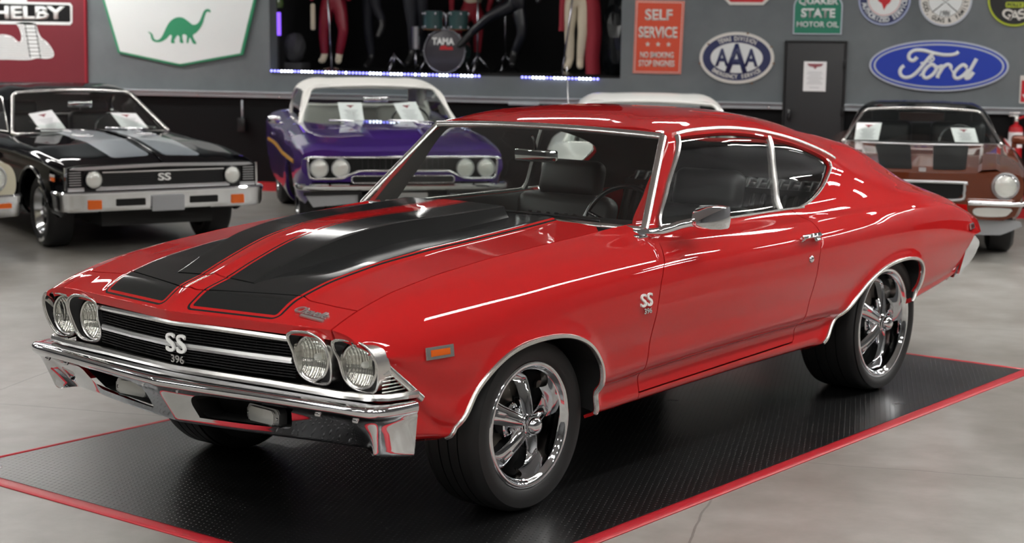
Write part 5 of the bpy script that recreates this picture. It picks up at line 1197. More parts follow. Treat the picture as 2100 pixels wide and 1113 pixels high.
c = dict(x=(-.80, 3.6), yM=[(-.8, .86), (.5, .88), (2.8, .89), (3.6, .82)], zb=[(-.8, .45), (-.5, .32), (.5, .26), (2.4, .27), (3.2, .36), (3.6, .42)], zS=[(-.8, .72), (.5, .80), (2.8, .82), (3.6, .78)], zE=[(-.8, .80), (-.5, .845), (1.0, .91), (2.8, .92), (3.6, .86)], zC=[(-.8, .80), (-.5, .85), (1.0, .93), (2.8, .93), (3.6, .87)],
         yE=[(-.8, .76), (1.0, .74), (2.8, .72), (3.6, .70)], wb=2.78, cabin=(.95, 2.6, .62), paint='paint_cream', ws=((.95, .70, .925), (1.4, .55, 1.25)), bl=(2.95, 2.3), side=sideW(.95, 1.4, .925, 1.25, 2.3), back=[(2.35, -.45), (2.35, .45), (2.85, .52), (2.85, -.52)], R=.31)
fal, SFa, WFa, GFa = bg_car('cream_sedan', 'cream coloured car cut off by the left picture edge, chrome bumper showing', PF, c)
for s in (-1, 1):
    round_lamp(fal, -.85, s * .66, .675, .085); lathe('lamp_bezel', [(-.05, .125), (-.005, .122), (.008, .112), (-.01, .098)], 'silver_bar', fal, 32, 'x', -1, 40, (-.83, s * .66, .675))
front_plate('grille', rrect(-.50, .50, .57, .74, .02), -.808, .012, 'silver_bar', fal)
FB = bar_front('front_bumper', [(-.92, 0), (-.915, .6), (-.89, .80), (-.84, .885), (-.74, .91)], [(-.04, .535), (0, .545), (.012, .53), (.006, .49), (-.002, .40), (-.03, .36), (-.06, .355)], 'chrome', fal)
for s in (-1, 1): tag(front_plate('turn_lamp', rrect(min(s * .62, s * .78), max(s * .62, s * .78), .435, .475, .006), -.905, .014, 'amber', FB), 'amber turn lamp')
# ================================================================== SIGNS AND THINGS ON THE BACK WALL
for nm, col, r in (('sign_white', (.74, .77, .77), .35), ('sign_green', (.03, .27, .13), .4), ('sign_orange', (.66, .075, .03), .4), ('sign_navy', (.022, .030, .10), .35), ('sign_cream', (.68, .66, .62), .4), ('sign_pink', (.70, .38, .34), .45), ('quaker_green', (.015, .20, .12), .35), ('sign_blue', (.016, .050, .42), .3), ('sign_silver', (.50, .54, .62), .3),
                   ('sign_red', (.52, .012, .02), .4), ('sign_black', (.006, .006, .007), .35), ('banner_maroon', (.15, .008, .018), .6), ('banner_edge', (.33, .010, .025), .6), ('lime_edge', (.42, .50, .03), .3), ('door_black', (.020, .020, .022), .5), ('sign_pale_blue', (.35, .40, .60), .35), ('sign_rust', (.20, .10, .05), .7)): mat(nm, col, r)
def on_wall(x, z, d=0.): return basis((x, WY - .004 - d, z), (1, 0, 0), (0, 0, 1))
def plate(name, pts, t, m, parent=None, d=0., bev=0.):
    """outline in wall coordinates (x, z), t thick, standing d off the wall"""
    return prism(name, [(p[0], p[1]) for p in pts], t, m, parent, basis((0, WY - .004 - d, 0), (1, 0, 0), (0, 0, 1)), bev)
def ell(cx, cz, rx, rz, n=64): return [(cx + rx * math.cos(2 * PI * i / n), cz + rz * math.sin(2 * PI * i / n)) for i in range(n)]
def ring_plate(name, cx, cz, r0, r1, t, m, parent, d):
    n = 72; V = []; F = []
    for i in range(n):
        a = 2 * PI * i / n; ca, sa = math.cos(a), math.sin(a)
        for (rx, rz) in (r0, r1):
            for dd in (d, d + t): V.append((cx + rx * ca, WY - .004 - dd, cz + rz * sa))
    for i in range(n):
        j = (i + 1) % n; a = 4 * i; b = 4 * j
        F += [(a + 1, b + 1, b + 3, a + 3), (a, a + 1, b + 1, b) [::-1], (a + 2, a + 3, b + 3, b + 2)]
    o = mesh_obj(name, V, F, m, parent); bm = bmesh.new(); bm.from_mesh(o.data); bmesh.ops.recalc_face_normals(bm, faces=bm.faces); bm.to_mesh(o.data); bm.free(); return o
def arc_text(name, s, cx, cz, rx, rz, a0, a1, m, parent, d, size, bold=0., out=True, sx=1.):
    """letters set along an elliptical arc from angle a0 to a1 (degrees); out: heads point outwards"""
    bm = bmesh.new(); n = len(s)
    for i, ch in enumerate(s):
        if ch == ' ': continue
        a = math.radians(a0 + (a1 - a0) * (i + .5) / n); p = Vector((cx + rx * math.cos(a), cz + rz * math.sin(a), 0)); nv = Vector((math.cos(a) / rx, math.sin(a) / rz, 0)).normalized() * (1 if out else -1); ev = Vector((nv.y, -nv.x, 0))
        me = text_mesh(ch, size, .002, bold, 0, sx); M = Matrix(((ev.x, nv.x, 0, p.x), (ev.y, nv.y, 0, p.y), (0, 0, 1, 0), (0, 0, 0, 1))); me.transform(M); bm.from_mesh(me); bpy.data.meshes.remove(me)
    bmesh.ops.transform(bm, matrix=basis((0, WY - .004 - d, 0), (1, 0, 0), (0, 0, 1)), verts=bm.verts); return bm_obj(name, bm, m, parent)
def wtext(name, s, x, z, w, h, m, parent, d, bold=0., shear=0., space=1.):
    """text fitted to a box w x h centred on (x, z)"""
    me = text_mesh(s, 1., .0, bold, shear, 1., space); co = np.array([v.co[:] for v in me.vertices]); lo = co.min(0); hi = co.max(0)
    me.transform(Matrix.Translation((-(lo[0] + hi[0]) / 2, -(lo[1] + hi[1]) / 2, 0))); me.transform(Matrix.Diagonal((w / (hi[0] - lo[0]), h / (hi[1] - lo[1]), 1, 1)))
    bm = bmesh.new(); bm.from_mesh(me); bpy.data.meshes.remove(me)
    r = bmesh.ops.extrude_face_region(bm, geom=bm.faces[:]); bmesh.ops.translate(bm, vec=(0, 0, .003), verts=[g for g in r['geom'] if isinstance(g, bmesh.types.BMVert)])
    bmesh.ops.recalc_face_normals(bm, faces=bm.faces)
    bmesh.ops.transform(bm, matrix=on_wall(x, z, d), verts=bm.verts); return bm_obj(name, bm, m, parent)
def star(cx, cz, r, k=.40): return [(cx + (r if i % 2 == 0 else r * k) * math.sin(i * PI / 5), cz + (r if i % 2 == 0 else r * k) * math.cos(i * PI / 5)) for i in range(10)]
def stroke(name, pts, r, m, parent, d, flat=.35, w=None):
    P = smooth_poly(np.array(pts, float), 40); P = np.c_[P[:, 0], np.full(len(P), WY - .004 - d), P[:, 1]]
    V, F = sweep(P, circ_prof(r, 8, r * flat), False, (0, -1, 0), w); return mesh_obj(name, V, F, m, parent, True)
# maroon banner with the black name plate and the cobra emblem
BX = lambda u: -7.584 + .00645 * (u - 178); BZ = lambda v: 2.030 - .00557 * v      # banner drawing units -> wall metres
bn_ = plate('wall_banner', [(-9.9, 1.066), (-7.600, 1.084), (-7.566, 2.7), (-9.9, 2.7)], .03, 'banner_maroon'); tag(bn_, 'maroon wall banner with a black name plate over a coiled cobra', 'banner')
plate('banner_edge', [(-7.628, 1.084), (-7.598, 1.082), (-7.564, 2.7), (-7.592, 2.7)], .034, 'banner_edge', bn_, 0, .004)
plate('name_plate_border', [(BX(-60), BZ(50)), (BX(146), BZ(51)), (BX(151), BZ(46)), (BX(152), BZ(12)), (BX(148), BZ(6)), (BX(-60), BZ(2))], .006, 'sign_white', bn_, .03)
plate('name_plate', [(BX(-60), BZ(44)), (BX(145), BZ(45)), (BX(147.5), BZ(43)), (BX(148), BZ(13)), (BX(145.5), BZ(10.5)), (BX(-60), BZ(7))], .008, 'sign_black', bn_, .03)
wtext('banner_lettering', 'SHELBY', BX(53), BZ(26.5), .00645 * 170, .00557 * 27, 'sign_white', bn_, .039, .035)
snake = smooth_poly([(BX(u), BZ(v)) for u, v in ((-30, 122), (-30, 100), (-12, 78), (8, 72), (28, 76), (43, 88), (48, 76), (44, 58), (40, 48), (74, 48), (82, 66), (88, 78), (100, 88), (111, 106), (110, 117), (96, 121), (78, 120), (60, 124), (20, 124))], 90, True)
plate('cobra_emblem', snake, .006, 'sign_white', bn_, .03)
bm = bmesh.new(); MB_ = basis((0, WY - .004 - .037, 0), (1, 0, 0), (0, 0, 1)); rnd = random.Random(3); sn_in = np.array(snake)
for iu in range(-26, 112, 5):
    for iv in range(50, 122, 5):
        u = iu + (2.5 if (iv // 5) % 2 else 0); p = (BX(u), BZ(iv)); xl = 56 + (iv - 48) * .12; 
        if sdpoly(np.array([p]), sn_in)[0] < .016 or (xl - 1 < u < xl + 21 and True): continue
        r = .0115; q = [bm.verts.new((p[0] + r * dx, p[1] + r * dz * .8, 0)) for dx, dz in ((0, 1), (-1, 0), (0, -1), (1, 0))]; bm.faces.new(q)
for iv in range(50, 120, 8):
    xl = 56 + (iv - 48) * .12; q = [bm.verts.new((BX(u), BZ(v), 0)) for u, v in ((xl, iv), (xl + 20, iv), (xl + 20, iv + 1.6), (xl, iv + 1.6))]; bm.faces.new(q)
for k in (0, 20.5):
    q = [bm.verts.new((BX(u), BZ(v), 0)) for u, v in ((55 + k, 48), (57 + k, 48), (65.5 + k, 121), (63.5 + k, 121))]; bm.faces.new(q)
bmesh.ops.transform(bm, matrix=MB_, verts=bm.verts); bm_obj('cobra_scales', bm, 'sign_black', bn_)
plate('cobra_neck', [(BX(8), BZ(5)), (BX(62), BZ(5)), (BX(58), BZ(-20)), (BX(12), BZ(-20))], .006, 'sign_white', bn_, .03)
# white shield with the green dinosaur
sh = [(-7.367 - .09, 2.40), (-7.367, 2.033), (-7.189, 1.437), (-6.415, 1.299), (-5.642, 1.437), (-5.471, 2.045), (-5.36, 2.40)]
so = plate('shield_sign', sh, .03, 'sign_green'); tag(so, 'white shield sign with a green dinosaur and green border', 'sign')
inn = [(-6.415 + (x + 6.415) * .965, 1.80 + (z - 1.80) * (.955 if z < 2.2 else 1)) for x, z in sh]; plate('shield_face', inn, .004, 'sign_white', so, .03)
DX = lambda u: -7.367 + (u * .2571 - 213) * .006033; DZ = lambda v: 2.036 - v * .2571 * .00558
dino = [(1190, 248), (1215, 255), (1232, 275), (1238, 300), (1260, 313), (1285, 305), (1310, 275), (1340, 215), (1365, 175), (1400, 145), (1440, 132), (1480, 138), (1520, 165), (1550, 188), (1580, 186), (1605, 165), (1625, 125), (1640, 90), (1655, 72), (1680, 66), (1698, 80), (1694, 95), (1676, 86), (1662, 95), (1648, 130), (1632, 180), (1605, 225), (1575, 255), (1552, 270), (1560, 300), (1580, 336), (1552, 336), (1535, 300), (1525, 290), (1515, 330), (1500, 331), (1503, 275), (1470, 268), (1470, 310), (1478, 331), (1448, 330), (1446, 290), (1432, 272), (1415, 290), (1400, 318), (1410, 332), (1376, 333), (1384, 280), (1370, 270), (1340, 300), (1300, 325), (1258, 330), (1228, 318), (1215, 290), (1212, 268)]
plate('dinosaur_emblem', smooth_poly([(DX(u), DZ(v)) for u, v in dino], 150, True), .004, 'sign_green', so, .033)
# orange-red self service sign
a = [(-1.150, 2.071), (-.623, 2.064), (-.643, 1.303), (-1.163, 1.304)]; cx, cz = -.895, 1.686
o = plate('service_sign', a[::-1], .014, 'sign_pink'); tag(o, 'orange red sign reading self service and no smoking', 'sign')
sc_ = lambda k, kz=None: [(cx + (x - cx) * k, cz + (z - cz) * (kz or k)) for x, z in a][::-1]
plate('sign_band', sc_(.975, .98), .002, 'sign_orange', o, .014); plate('sign_line', sc_(.93, .955), .002, 'sign_cream', o, .015); plate('sign_face', sc_(.905, .94), .002, 'sign_orange', o, .0165)
for s, z, w, h in (('SELF', 1.919, .295, .118), ('SERVICE', 1.737, .415, .120), ('NO SMOKING', 1.50, .36, .066), ('STOP ENGINES', 1.412, .385, .068)): wtext('sign_lettering', s, cx - .005 - (1.72 - z) * .02, z, w, h, 'sign_cream', o, .019, .03)
for k in (-1, 0, 1): plate('sign_star', star(cx + k * .112, 1.612, .03)[::-1], .002, 'sign_cream', o, .019)
# oval emergency-service enamel sign
cx, cz = -.058, 1.482
o = plate('oval_sign', ell(cx, cz, .392, .268), .016, 'sign_cream', None, 0, .004); tag(o, 'worn oval enamel sign with three dark blue letters A', 'sign')
ring_plate('oval_band', cx, cz, (.275, .158), (.358, .235), .002, 'sign_navy', o, .016)
for nm, s, a0, a1 in (('band_plaque', 'TEXAS DIVISION', 125, 55),): 
    arc_text('band_lettering', s, cx, cz, .318, .197, 128, 52, 'sign_cream', o, .019, .062, .002, True, .8)
arc_text('band_lettering', 'EMERGENCY SERVICE', cx, cz, .318, .197, 218, 322, 'sign_cream', o, .019, .058, .002, False, .8)
for (x, z, w, h, b) in ((-.215, 1.485, .145, .185, .02), (.09, 1.485, .145, .185, .02)): wtext('letter_a', 'A', cx + (x + .0625) * 1.0, z, w, h, 'sign_navy', o, .018, .03)
wtext('letter_a', 'A', cx, 1.480, .235, .30, 'sign_navy', o, .020, .03)
plate('band_edge', ell(cx, cz, .27, .153), .0015, 'sign_white', o, .016)
for x, z in ((-.445, 1.42), (.05, 1.735), (.30, 1.60), (.33, 1.43), (-.36, 1.62), (.11, 1.22)): plate('rust_chip', ell(x, z, .014, .009, 8), .002, 'sign_rust', o, .0165)
# lower edge of a red octagonal sign
oc = [(.0245 + .46 * math.cos(math.radians(22.5 + 45 * k)), 2.452 + .46 * math.sin(math.radians(22.5 + 45 * k))) for k in range(8)]
o = plate('octagon_sign', oc, .014, 'sign_cream'); tag(o, 'red octagonal sign, only its bottom edge showing at the top', 'sign'); plate('octagon_face', [(.0245 + (x - .0245) * .93, 2.452 + (z - 2.452) * .93) for x, z in oc], .002, 'sign_red', o, .014)
# green motor oil sign
q = [(.516, 1.733), (1.015, 1.734)] + [(.765 + .251 * math.cos(t), 2.02 + .16 * math.sin(t)) for t in np.linspace(0, PI, 16)]
o = plate('motor_oil_sign', q, .016, 'sign_silver'); tag(o, 'green round topped sign reading Quaker State motor oil', 'sign')
plate('sign_face', [(.765 + (x - .765) * .945, 1.93 + (z - 1.93) * (.94 if z < 1.9 else .95)) for x, z in q], .003, 'quaker_green', o, .016)
for s, z, w, h in (('QUAKER', 2.066, .405, .082), ('STATE', 1.950, .35, .095), ('MOTOR OIL', 1.835, .43, .058)): wtext('sign_lettering', s, .768, z, w, h, 'sign_white', o, .020, .02 if z < 1.9 else .04)
# three round signs
def round_sign(label, cx, cz, r, rim, band, face, rb):
    o = plate('round_sign', ell(cx, cz, r, r), .016, rim, None, 0, .004); tag(o, label, 'sign'); ring_plate('sign_band', cx, cz, (r * rb, r * rb), (r * .93, r * .93), .002, band, o, .016); plate('sign_face', ell(cx, cz, r * rb, r * rb), .0015, face, o, .016); return o
r = .262; cx, cz = 1.432, 2.094
o = round_sign('round blue rimmed sign reading authorized service round a red shape', cx, cz, r, 'sign_pale_blue', 'sign_navy', 'sign_white', .66)
arc_text('sign_lettering', 'AUTHORIZED SERVICE', cx, cz, r * .79, r * .79, 190, 362, 'sign_white', o, .019, .066, .002, False, .85)
ring_plate('thin_ring', cx, cz, (r * .60, r * .60), (r * .62, r * .62), .002, 'sign_red', o, .0165)
plate('red_emblem', [(cx + x * r, cz + z * r) for x, z in ((0, -.42), (.10, -.22), (.22, -.12), (.30, .10), (.22, .30), (-.22, .34), (-.32, .12), (-.22, -.08), (-.10, -.16))], .002, 'sign_red', o, .018)
r = .262; cx, cz = 2.038, 2.09
o = round_sign('round silver sign reading guns and family with crossed rifles', cx, cz, r, 'sign_silver', 'sign_cream', 'sign_white', .64)
for wd_s, a0, a1 in (('GOD,', 184, 225), ('GUNS', 233, 272), ('&', 277, 290), ('FAMILY', 301, 360)): arc_text('sign_lettering', wd_s, cx, cz, r * .79, r * .79, a0, a1, 'sign_black', o, .019, .060, .0015, False, .8)
ring_plate('thin_ring', cx, cz, (r * .635, r * .635), (r * .65, r * .65), .002, 'sign_black', o, .0165)
for s in (-1, 1):
    rot = lambda u, v, s=s: (cx + s * (u * .80 - v * .60) * r, cz - .02 + (u * .60 + v * .80) * -r * 1.0 if False else cz - .02 - (u * .62 - v * .78) * r)
    plate('crossed_rifle', [rot(u, v) for u, v in ((-.42, -.012), (.12, -.03), (.20, -.085), (.30, -.09), (.56, -.10), (.56, .03), (.34, .01), (.26, .03), (.24, .10), (.18, .10), (.18, .03), (-.05, .03), (-.08, .07), (-.13, .03), (-.42, .015))][::s], .003, 'sign_black', o, .018)
wtext('sign_date', '1986', cx, cz - r * .50, .10, .052, 'sign_black', o, .019, .0, .3)
r = .27; cx, cz = 2.72, 2.105
o = round_sign('round black sign with lime green rim reading gas', cx, cz, r, 'lime_edge', 'sign_black', 'sign_black', .80)
for ch, a in (('G', 245), ('A', 270), ('S', 295)): arc_text('sign_letter', ch, cx, cz, r * .62, r * .62, a - 10, a + 10, 'sign_cream', o, .019, .13, .003, False, 1.25)
plate('label_plate', rrect(cx - .095, cx + .085, cz - .085, cz - .03, .015), .003, 'lime_edge', o, .018); wtext('label_lettering', 'POLLY', cx - .005, cz - .057, .145, .034, 'sign_black', o, .022, .03)
# blue oval script sign
cx, cz = 2.003, 1.432
o = plate('blue_oval_sign', ell(cx, cz, .694, .258), .03, 'sign_silver', None, 0, .006); tag(o, 'large blue oval sign with silver script lettering', 'sign')
plate('oval_ring', ell(cx, cz, .672, .241), .002, 'sign_blue', o, .03); plate('oval_line', ell(cx, cz, .648, .222), .002, 'sign_silver', o, .032); plate('oval_face', ell(cx, cz, .628, .206), .002, 'sign_blue', o, .034)
FX = lambda u: cx + (u - 1046) * .2156 * .00481; FZ = lambda v: cz - (v - 625) * .2156 * .00493
let = [[(838, 545), (812, 575), (780, 578), (757, 550), (768, 508), (820, 480), (900, 482), (980, 502), (1080, 520), (1160, 520), (1210, 507), (1230, 488)],
       [(1000, 502), (960, 540), (915, 600), (860, 670), (800, 725), (740, 742), (697, 725), (680, 688), (690, 652), (718, 628)],
       [(872, 603), (930, 590), (972, 588), (1000, 562), (985, 543), (968, 560), (985, 588)],
       [(1020, 635), (985, 612), (940, 640), (905, 695), (915, 735), (950, 740), (1000, 705), (1030, 655), (1020, 635), (1050, 640), (1075, 625)],
       [(1088, 612), (1075, 660), (1052, 705), (1042, 740)], [(1062, 690), (1090, 640), (1130, 612), (1160, 622), (1166, 650)],
       [(1320, 640), (1285, 612), (1240, 640), (1200, 695), (1212, 735), (1250, 738), (1300, 700), (1335, 650)], [(1405, 552), (1370, 620), (1335, 690), (1312, 735), (1345, 732), (1385, 680)], [(870, 722), (905, 690)], [(1166, 650), (1190, 690)]]
for k, L in enumerate(let): stroke('script_stroke', [(FX(u), FZ(v)) for u, v in L], .0185 if k not in (2, 8, 9) else .009, 'sign_white', o, .038)
# black door with its notice
dx0, dx1, dz1 = .462, 1.058, 1.649
dr_ = box('door_1', ((dx0 + dx1) / 2, WY - .012, dz1 / 2), (dx1 - dx0, .05, dz1), 'door_black', None, .006); dr_['kind'] = 'structure'
for nm, c_, s_ in (('door_jamb', (dx0 - .012, WY - .02, dz1 / 2), (.018, .06, dz1 + .02)), ('door_jamb', (dx1 + .012, WY - .02, dz1 / 2), (.018, .06, dz1 + .02)), ('door_head', ((dx0 + dx1) / 2, WY - .02, dz1 + .012), (dx1 - dx0 + .04, .06, .018))): box(nm, c_, s_, 'sign_black', dr_)
for z in (.35, .95, 1.43): box('door_hinge', (dx1 + .008, WY - .055, z), (.03, .02, .09), 'sign_black', dr_, .003)
box('door_handle', (dx0 + .05, WY - .07, .90), (.03, .05, .12), 'black_gloss', dr_, .008)
nt = box('door_notice', (.763, WY - .041, 1.304), (.232, .004, .305), 'white_paper'); tag(nt, 'white paper notice with a red winged emblem taped on the black door', 'notice')
M = on_wall(.763, 1.304, .041); prism('printed_emblem', [(-.085, .130), (.085, .130), (.06, .105), (.02, .098), (0, .075), (-.02, .098), (-.06, .105)][::-1], .002, 'print_red', nt, M)
bm = bmesh.new()
for k in range(8): add_box(bm, (0, .045 - .017 * k, .0005), (.14 + .03 * math.sin(k * 2.1), .006, .002))
add_box(bm, (0, -.115, .0005), (.10, .007, .002)); bmesh.ops.transform(bm, matrix=M, verts=bm.verts); bm_obj('printed_lines', bm, 'print_grey', nt)
# extinguisher and its sign
o = plate('arrow_sign', [(2.816, 1.07), (3.05, 1.07), (3.05, 1.35), (2.812, 1.348)], .01, 'sign_cream'); tag(o, 'red sign with a white arrow at the right picture edge', 'sign'); plate('sign_face', [(2.828, 1.083), (3.04, 1.083), (3.04, 1.30), (2.828, 1.30)], .003, 'sign_red', o, .01)
plate('arrow_mark', [(2.838, 1.16), (2.87, 1.16), (2.87, 1.28), (2.90, 1.28), (2.90, 1.16), (2.932, 1.16), (2.885, 1.10)][::1], .003, 'sign_white', o, .013)
ex = empty('fire_extinguisher', 'red fire extinguisher with a white label hanging on the black wall', 'extinguisher', None, (2.80, WY - .09, .50))
lathe('cylinder', [(0, 0), (0, .062), (.012, .070), (.30, .070), (.335, .062), (.355, .035), (.36, .022), (.39, .020)], 'sign_red', ex, 28, 'z')
lathe('label', [(.13, .0705), (.13, .0712), (.285, .0712), (.285, .0705)], 'white_paper', ex, 28, 'z')
bm = bmesh.new(); add_box(bm, (0, 0, .41), (.035, .05, .05), .006); add_box(bm, (-.03, 0, .445), (.10, .022, .014), .004); add_box(bm, (-.02, 0, .475), (.11, .02, .012), .004, Matrix.Rotation(.0, 4, 'Y')); bm_obj('valve', bm, 'chrome_trim', ex, True, 40)
tube('hose', smooth_poly([(.02, 0, .42), (.08, 0, .44), (.13, -.01, .40), (.125, -.02, .25), (.10, -.03, .12)], 24), .012, 'sign_red', ex, False, 8)
box('wall_bracket', (0, .075, .25), (.06, .03, .40), 'sign_black', ex)
# power outlet on the lower wall with its conduit
cd = empty('wall_conduit', 'thin grey conduit dropping from the ledge to a black box beside the purple car', 'conduit', None, (-5.66, WY, .6))
tube('pipe', [(0, -.03, .33), (0, -.03, .12)], .012, 'ledge_grey', cd); box('outlet_box', (0, -.04, .05), (.09, .07, .15), 'sign_black', cd, .006)
# ================================================================== STAGE
SY = WY + .62
UX = lambda u: -5.538 + .00588 * (u - 553); UZ = lambda v: 2.060 - .00562 * v      # stage drawing units -> metres
mat('led_blue', (.1, .1, .5), .4, emit=(.25, .25, 1.), es=5.); mat('led_white', (.8, .8, 1.), .4, emit=(.75, .8, 1.), es=9.)
mat('red_leather', (.22, .010, .025), .35); mat('dark_denim', (.006, .007, .013), .7); mat('dark_leather', (.008, .009, .013), .35); mat('boot_black', (.012, .012, .013), .4); mat('cream_cloth', (.62, .55, .42), .8); mat('coat_red', (.30, .015, .030), .7); mat('skin', (.45, .28, .21), .6)
mat('drum_shell', (.03, .07, .07), .2, 0., 1.); mat('drum_wood', (.14, .055, .018), .5); mat('drum_head', (.055, .05, .06), .25); mat('steel', (.42, .42, .46), .25, 1.); mat('hair_black', (.008, .008, .008), .6); mat('platform_black', (.010, .010, .012), .6); mat('bag_black', (.010, .012, .014), .25); mat('grey_felt', (.06, .06, .062), .8); mat('lamp_violet', (.12, .06, .5), .3, emit=(.25, .10, 1.), es=1.6); mat('shirt_black', (.012, .012, .013), .8); mat('green_glass', (.08, .14, .04), .2, 0., 1.)
for nm, x0, x1 in (('led_strip', -5.31, -2.858), ('led_strip', -2.389, -1.534)):
    o = box(nm, ((x0 + x1) / 2, WY - .018, 1.243 + .008), (x1 - x0, .012, .012), 'sign_black'); tag(o, 'long string of blue and white LEDs along the stage lip, left run' if x0 < -3 else 'short string of blue and white LEDs along the stage lip, right run', 'led string')
    n_ = int((x1 - x0) / .0405); sph = None
    for k in range(n_ + 1):
        x = x0 + .012 + (x1 - x0 - .02) * k / n_; zz = 1.262 - (x + 5.31) * .0068 - .0
        w_ = ((k * 7919) % 13 > 4 and not (k % 23 in (0, 1, 2, 20)))
        key = 'led_white' if w_ else 'led_blue'
        if key not in MATS.get('_led', {}):
            V, F = lathe_vf([(.0, .013), (.007, .011), (.012, .006), (.013, 0)], 10, 'y', -1.); t_ = mesh_obj('led', V, F, key, o, True); MATS.setdefault('_led', {})[key] = t_.data; ld = t_
        else: ld = bpy.data.objects.new('led', MATS['_led'][key]); COL.objects.link(ld); ld.parent = o
        ld.location = (x, WY - .022, zz)
def skin(name, verts, edges, m, parent=None, sub=2):
    """verts: (x, y, z, radius); grown with a Skin modifier and baked"""
    me = bpy.data.meshes.new('sk'); me.from_pydata([v[:3] for v in verts], edges, []); o = bpy.data.objects.new('sk', me); COL.objects.link(o)
    md = o.modifiers.new('skin', 'SKIN'); md.use_smooth_shade = True; me.skin_vertices[0].data[0].use_root = True
    for k, v in enumerate(verts): r = v[3]; me.skin_vertices[0].data[k].radius = (r, r)
    sb = o.modifiers.new('sub', 'SUBSURF'); sb.levels = sb.render_levels = sub
    bpy.context.view_layer.update(); m2 = bpy.data.meshes.new_from_object(o.evaluated_get(bpy.context.evaluated_depsgraph_get())); bpy.data.objects.remove(o); bpy.data.meshes.remove(me)
    m2.materials.clear(); m2.materials.append(MATS[m]); m2.polygons.foreach_set('use_smooth', np.ones(len(m2.polygons), bool)); return link(bpy.data.objects.new(name, m2), parent)
def figure(label, x, y, z0, legs, pants, top, boots='boot_black', lean=0., arms=None, head=True, bootlen=.20):
    """stage mannequin: legs = ((hip, knee, ankle, toe) left, right) offsets from (x, y, z0); body continues to the head"""
    hips = np.mean([np.array(l[0]) for l in legs], 0); P = lambda q: (x + q[0], y + q[1], z0 + q[2])
    H = hips + [0, 0, .05]; verts = [(*P(H), .115)]; edges = []
    for l in legs:
        i = len(verts); verts += [(*P(l[0]), .098), (*P((np.array(l[0]) + np.array(l[1])) / 2), .082), (*P(l[1]), .060), (*P((np.array(l[1]) * .6 + np.array(l[2]) * .4)), .058), (*P(l[2]), .042)]
        edges += [(0, i), (i, i + 1), (i + 1, i + 2), (i + 2, i + 3), (i + 3, i + 4)]
    L_ = np.array([lean, 0, 0.]); i = len(verts); tor = [(H + [0, 0, .12] + L_ * .25, .10), (H + [0, 0, .28] + L_ * .6, .125), (H + [0, 0, .42] + L_, .10), (H + [0, 0, .50] + L_ * 1.1, .045), (H + [0, 0, .56] + L_ * 1.15, .075), (H + [0, -.01, .66] + L_ * 1.2, .085), (H + [0, 0, .73] + L_ * 1.2, .06)]
    verts += [(*P(q), r) for q, r in tor]; edges += [(0, i)] + [(i + k, i + k + 1) for k in range(6)]
    for s in (-1, 1):
        j = len(verts); a = H + [s * .17, 0, .42] + L_; A = (arms or {}).get(s, (a + [s * .08, -.03, -.24], a + [s * .05, -.12, -.44]))
        verts += [(*P(a), .055), (*P(A[0]), .040), (*P(A[1]), .03)]; edges += [(i + 2, j), (j, j + 1), (j + 1, j + 2)]
    o = skin('person', verts, edges, pants); tag(o, label, 'mannequin')
    tv = [(*P(q), r * 1.10) for q, r in tor[:3]]; skin('top', [(*P(H + [0, 0, .06]), .118)] + tv, [(0, 1), (1, 2), (2, 3)], top, o)
    hd = np.array(P(tor[5][0])); V, F = lathe_vf([(-.09, 0), (-.08, .05), (-.02, .085), (.05, .088), (.11, .06), (.125, 0)], 20, 'z'); mesh_obj('hair', [(v[0] * 1.05 + hd[0], v[1] * 1.05 + hd[1] + .02, v[2] + hd[2] + .01) for v in V], F, 'hair_black', o, True)
    for l in legs:
        an, toe = np.array(l[2]), np.array(l[3]); d = toe - an; d = d / np.linalg.norm(d); e = an + (np.array(l[1]) - an) / np.linalg.norm(np.array(l[1]) - an) * .07
        skin('boot', [(*P(an + [0, 0, -.005]), .044), (*P(e), .047), (*P(an + d * bootlen * .55 + [0, 0, -.012]), .040), (*P(an + d * bootlen), .030)], [(0, 1), (0, 2), (2, 3)], boots, o)
    return o
f_ = lambda u, v, dy=0.: (UX(u), dy, UZ(v) - 1.255)
def legset(*L): return [[(UX(u), d, UZ(v) - 1.255) for u, v, d in l] for l in L]
z0 = 1.255
figure('mannequin in red leather trousers standing behind a straight microphone stand', 0, SY, z0, legset([(668, 8, 0), (660, 66, -.02), (660, 116, .02), (655, 126, -.14)], [(692, 8, 0), (703, 62, -.04), (690, 116, .0), (697, 127, -.14)]), 'red_leather', 'red_leather', 'cream_cloth', bootlen=.12)
figure('mannequin in dark jeans with one leg kicked forward over the stage', 0, SY + .25, z0, legset([(748, -26, 0), (756, 14, -.05), (773, 44, -.08), (768, 62, -.12)], [(738, -26, .05), (733, 50, .05), (738, 118, .1), (735, 130, -.02)]), 'dark_denim', 'shirt_black', 'boot_black')
figure('mannequin in narrow dark trousers standing left of the drum kit', 0, SY + .15, z0, legset([(826, -20, 0), (834, 50, -.02), (834, 106, .02), (829, 126, -.12)], [(846, -20, .06), (850, 54, .08), (846, 112, .14), (846, 128, .02)]), 'dark_denim', 'shirt_black', 'boot_black')
figure('mannequin in black leather striding wide at the right of the drums', 0, SY - .02, z0, legset([(1046, 6, 0), (1000, 30, -.04), (958, 66, .0), (942, 84, -.04)], [(1054, 14, .02), (1064, 62, -.02), (1044, 104, .04), (1048, 128, -.12)]), 'dark_leather', 'dark_leather', 'boot_black', .05)
fg = figure('mannequin in a long red coat and cream trousers on a low platform', 0, SY - .1, z0, legset([(1160, -2, 0), (1158, 56, -.02), (1160, 118, .0), (1154, 127, -.10)], [(1184, -2, .02), (1184, 60, -.02), (1178, 118, .02), (1184, 127, -.10)]), 'cream_cloth', 'coat_red', 'cream_cloth', bootlen=.12)
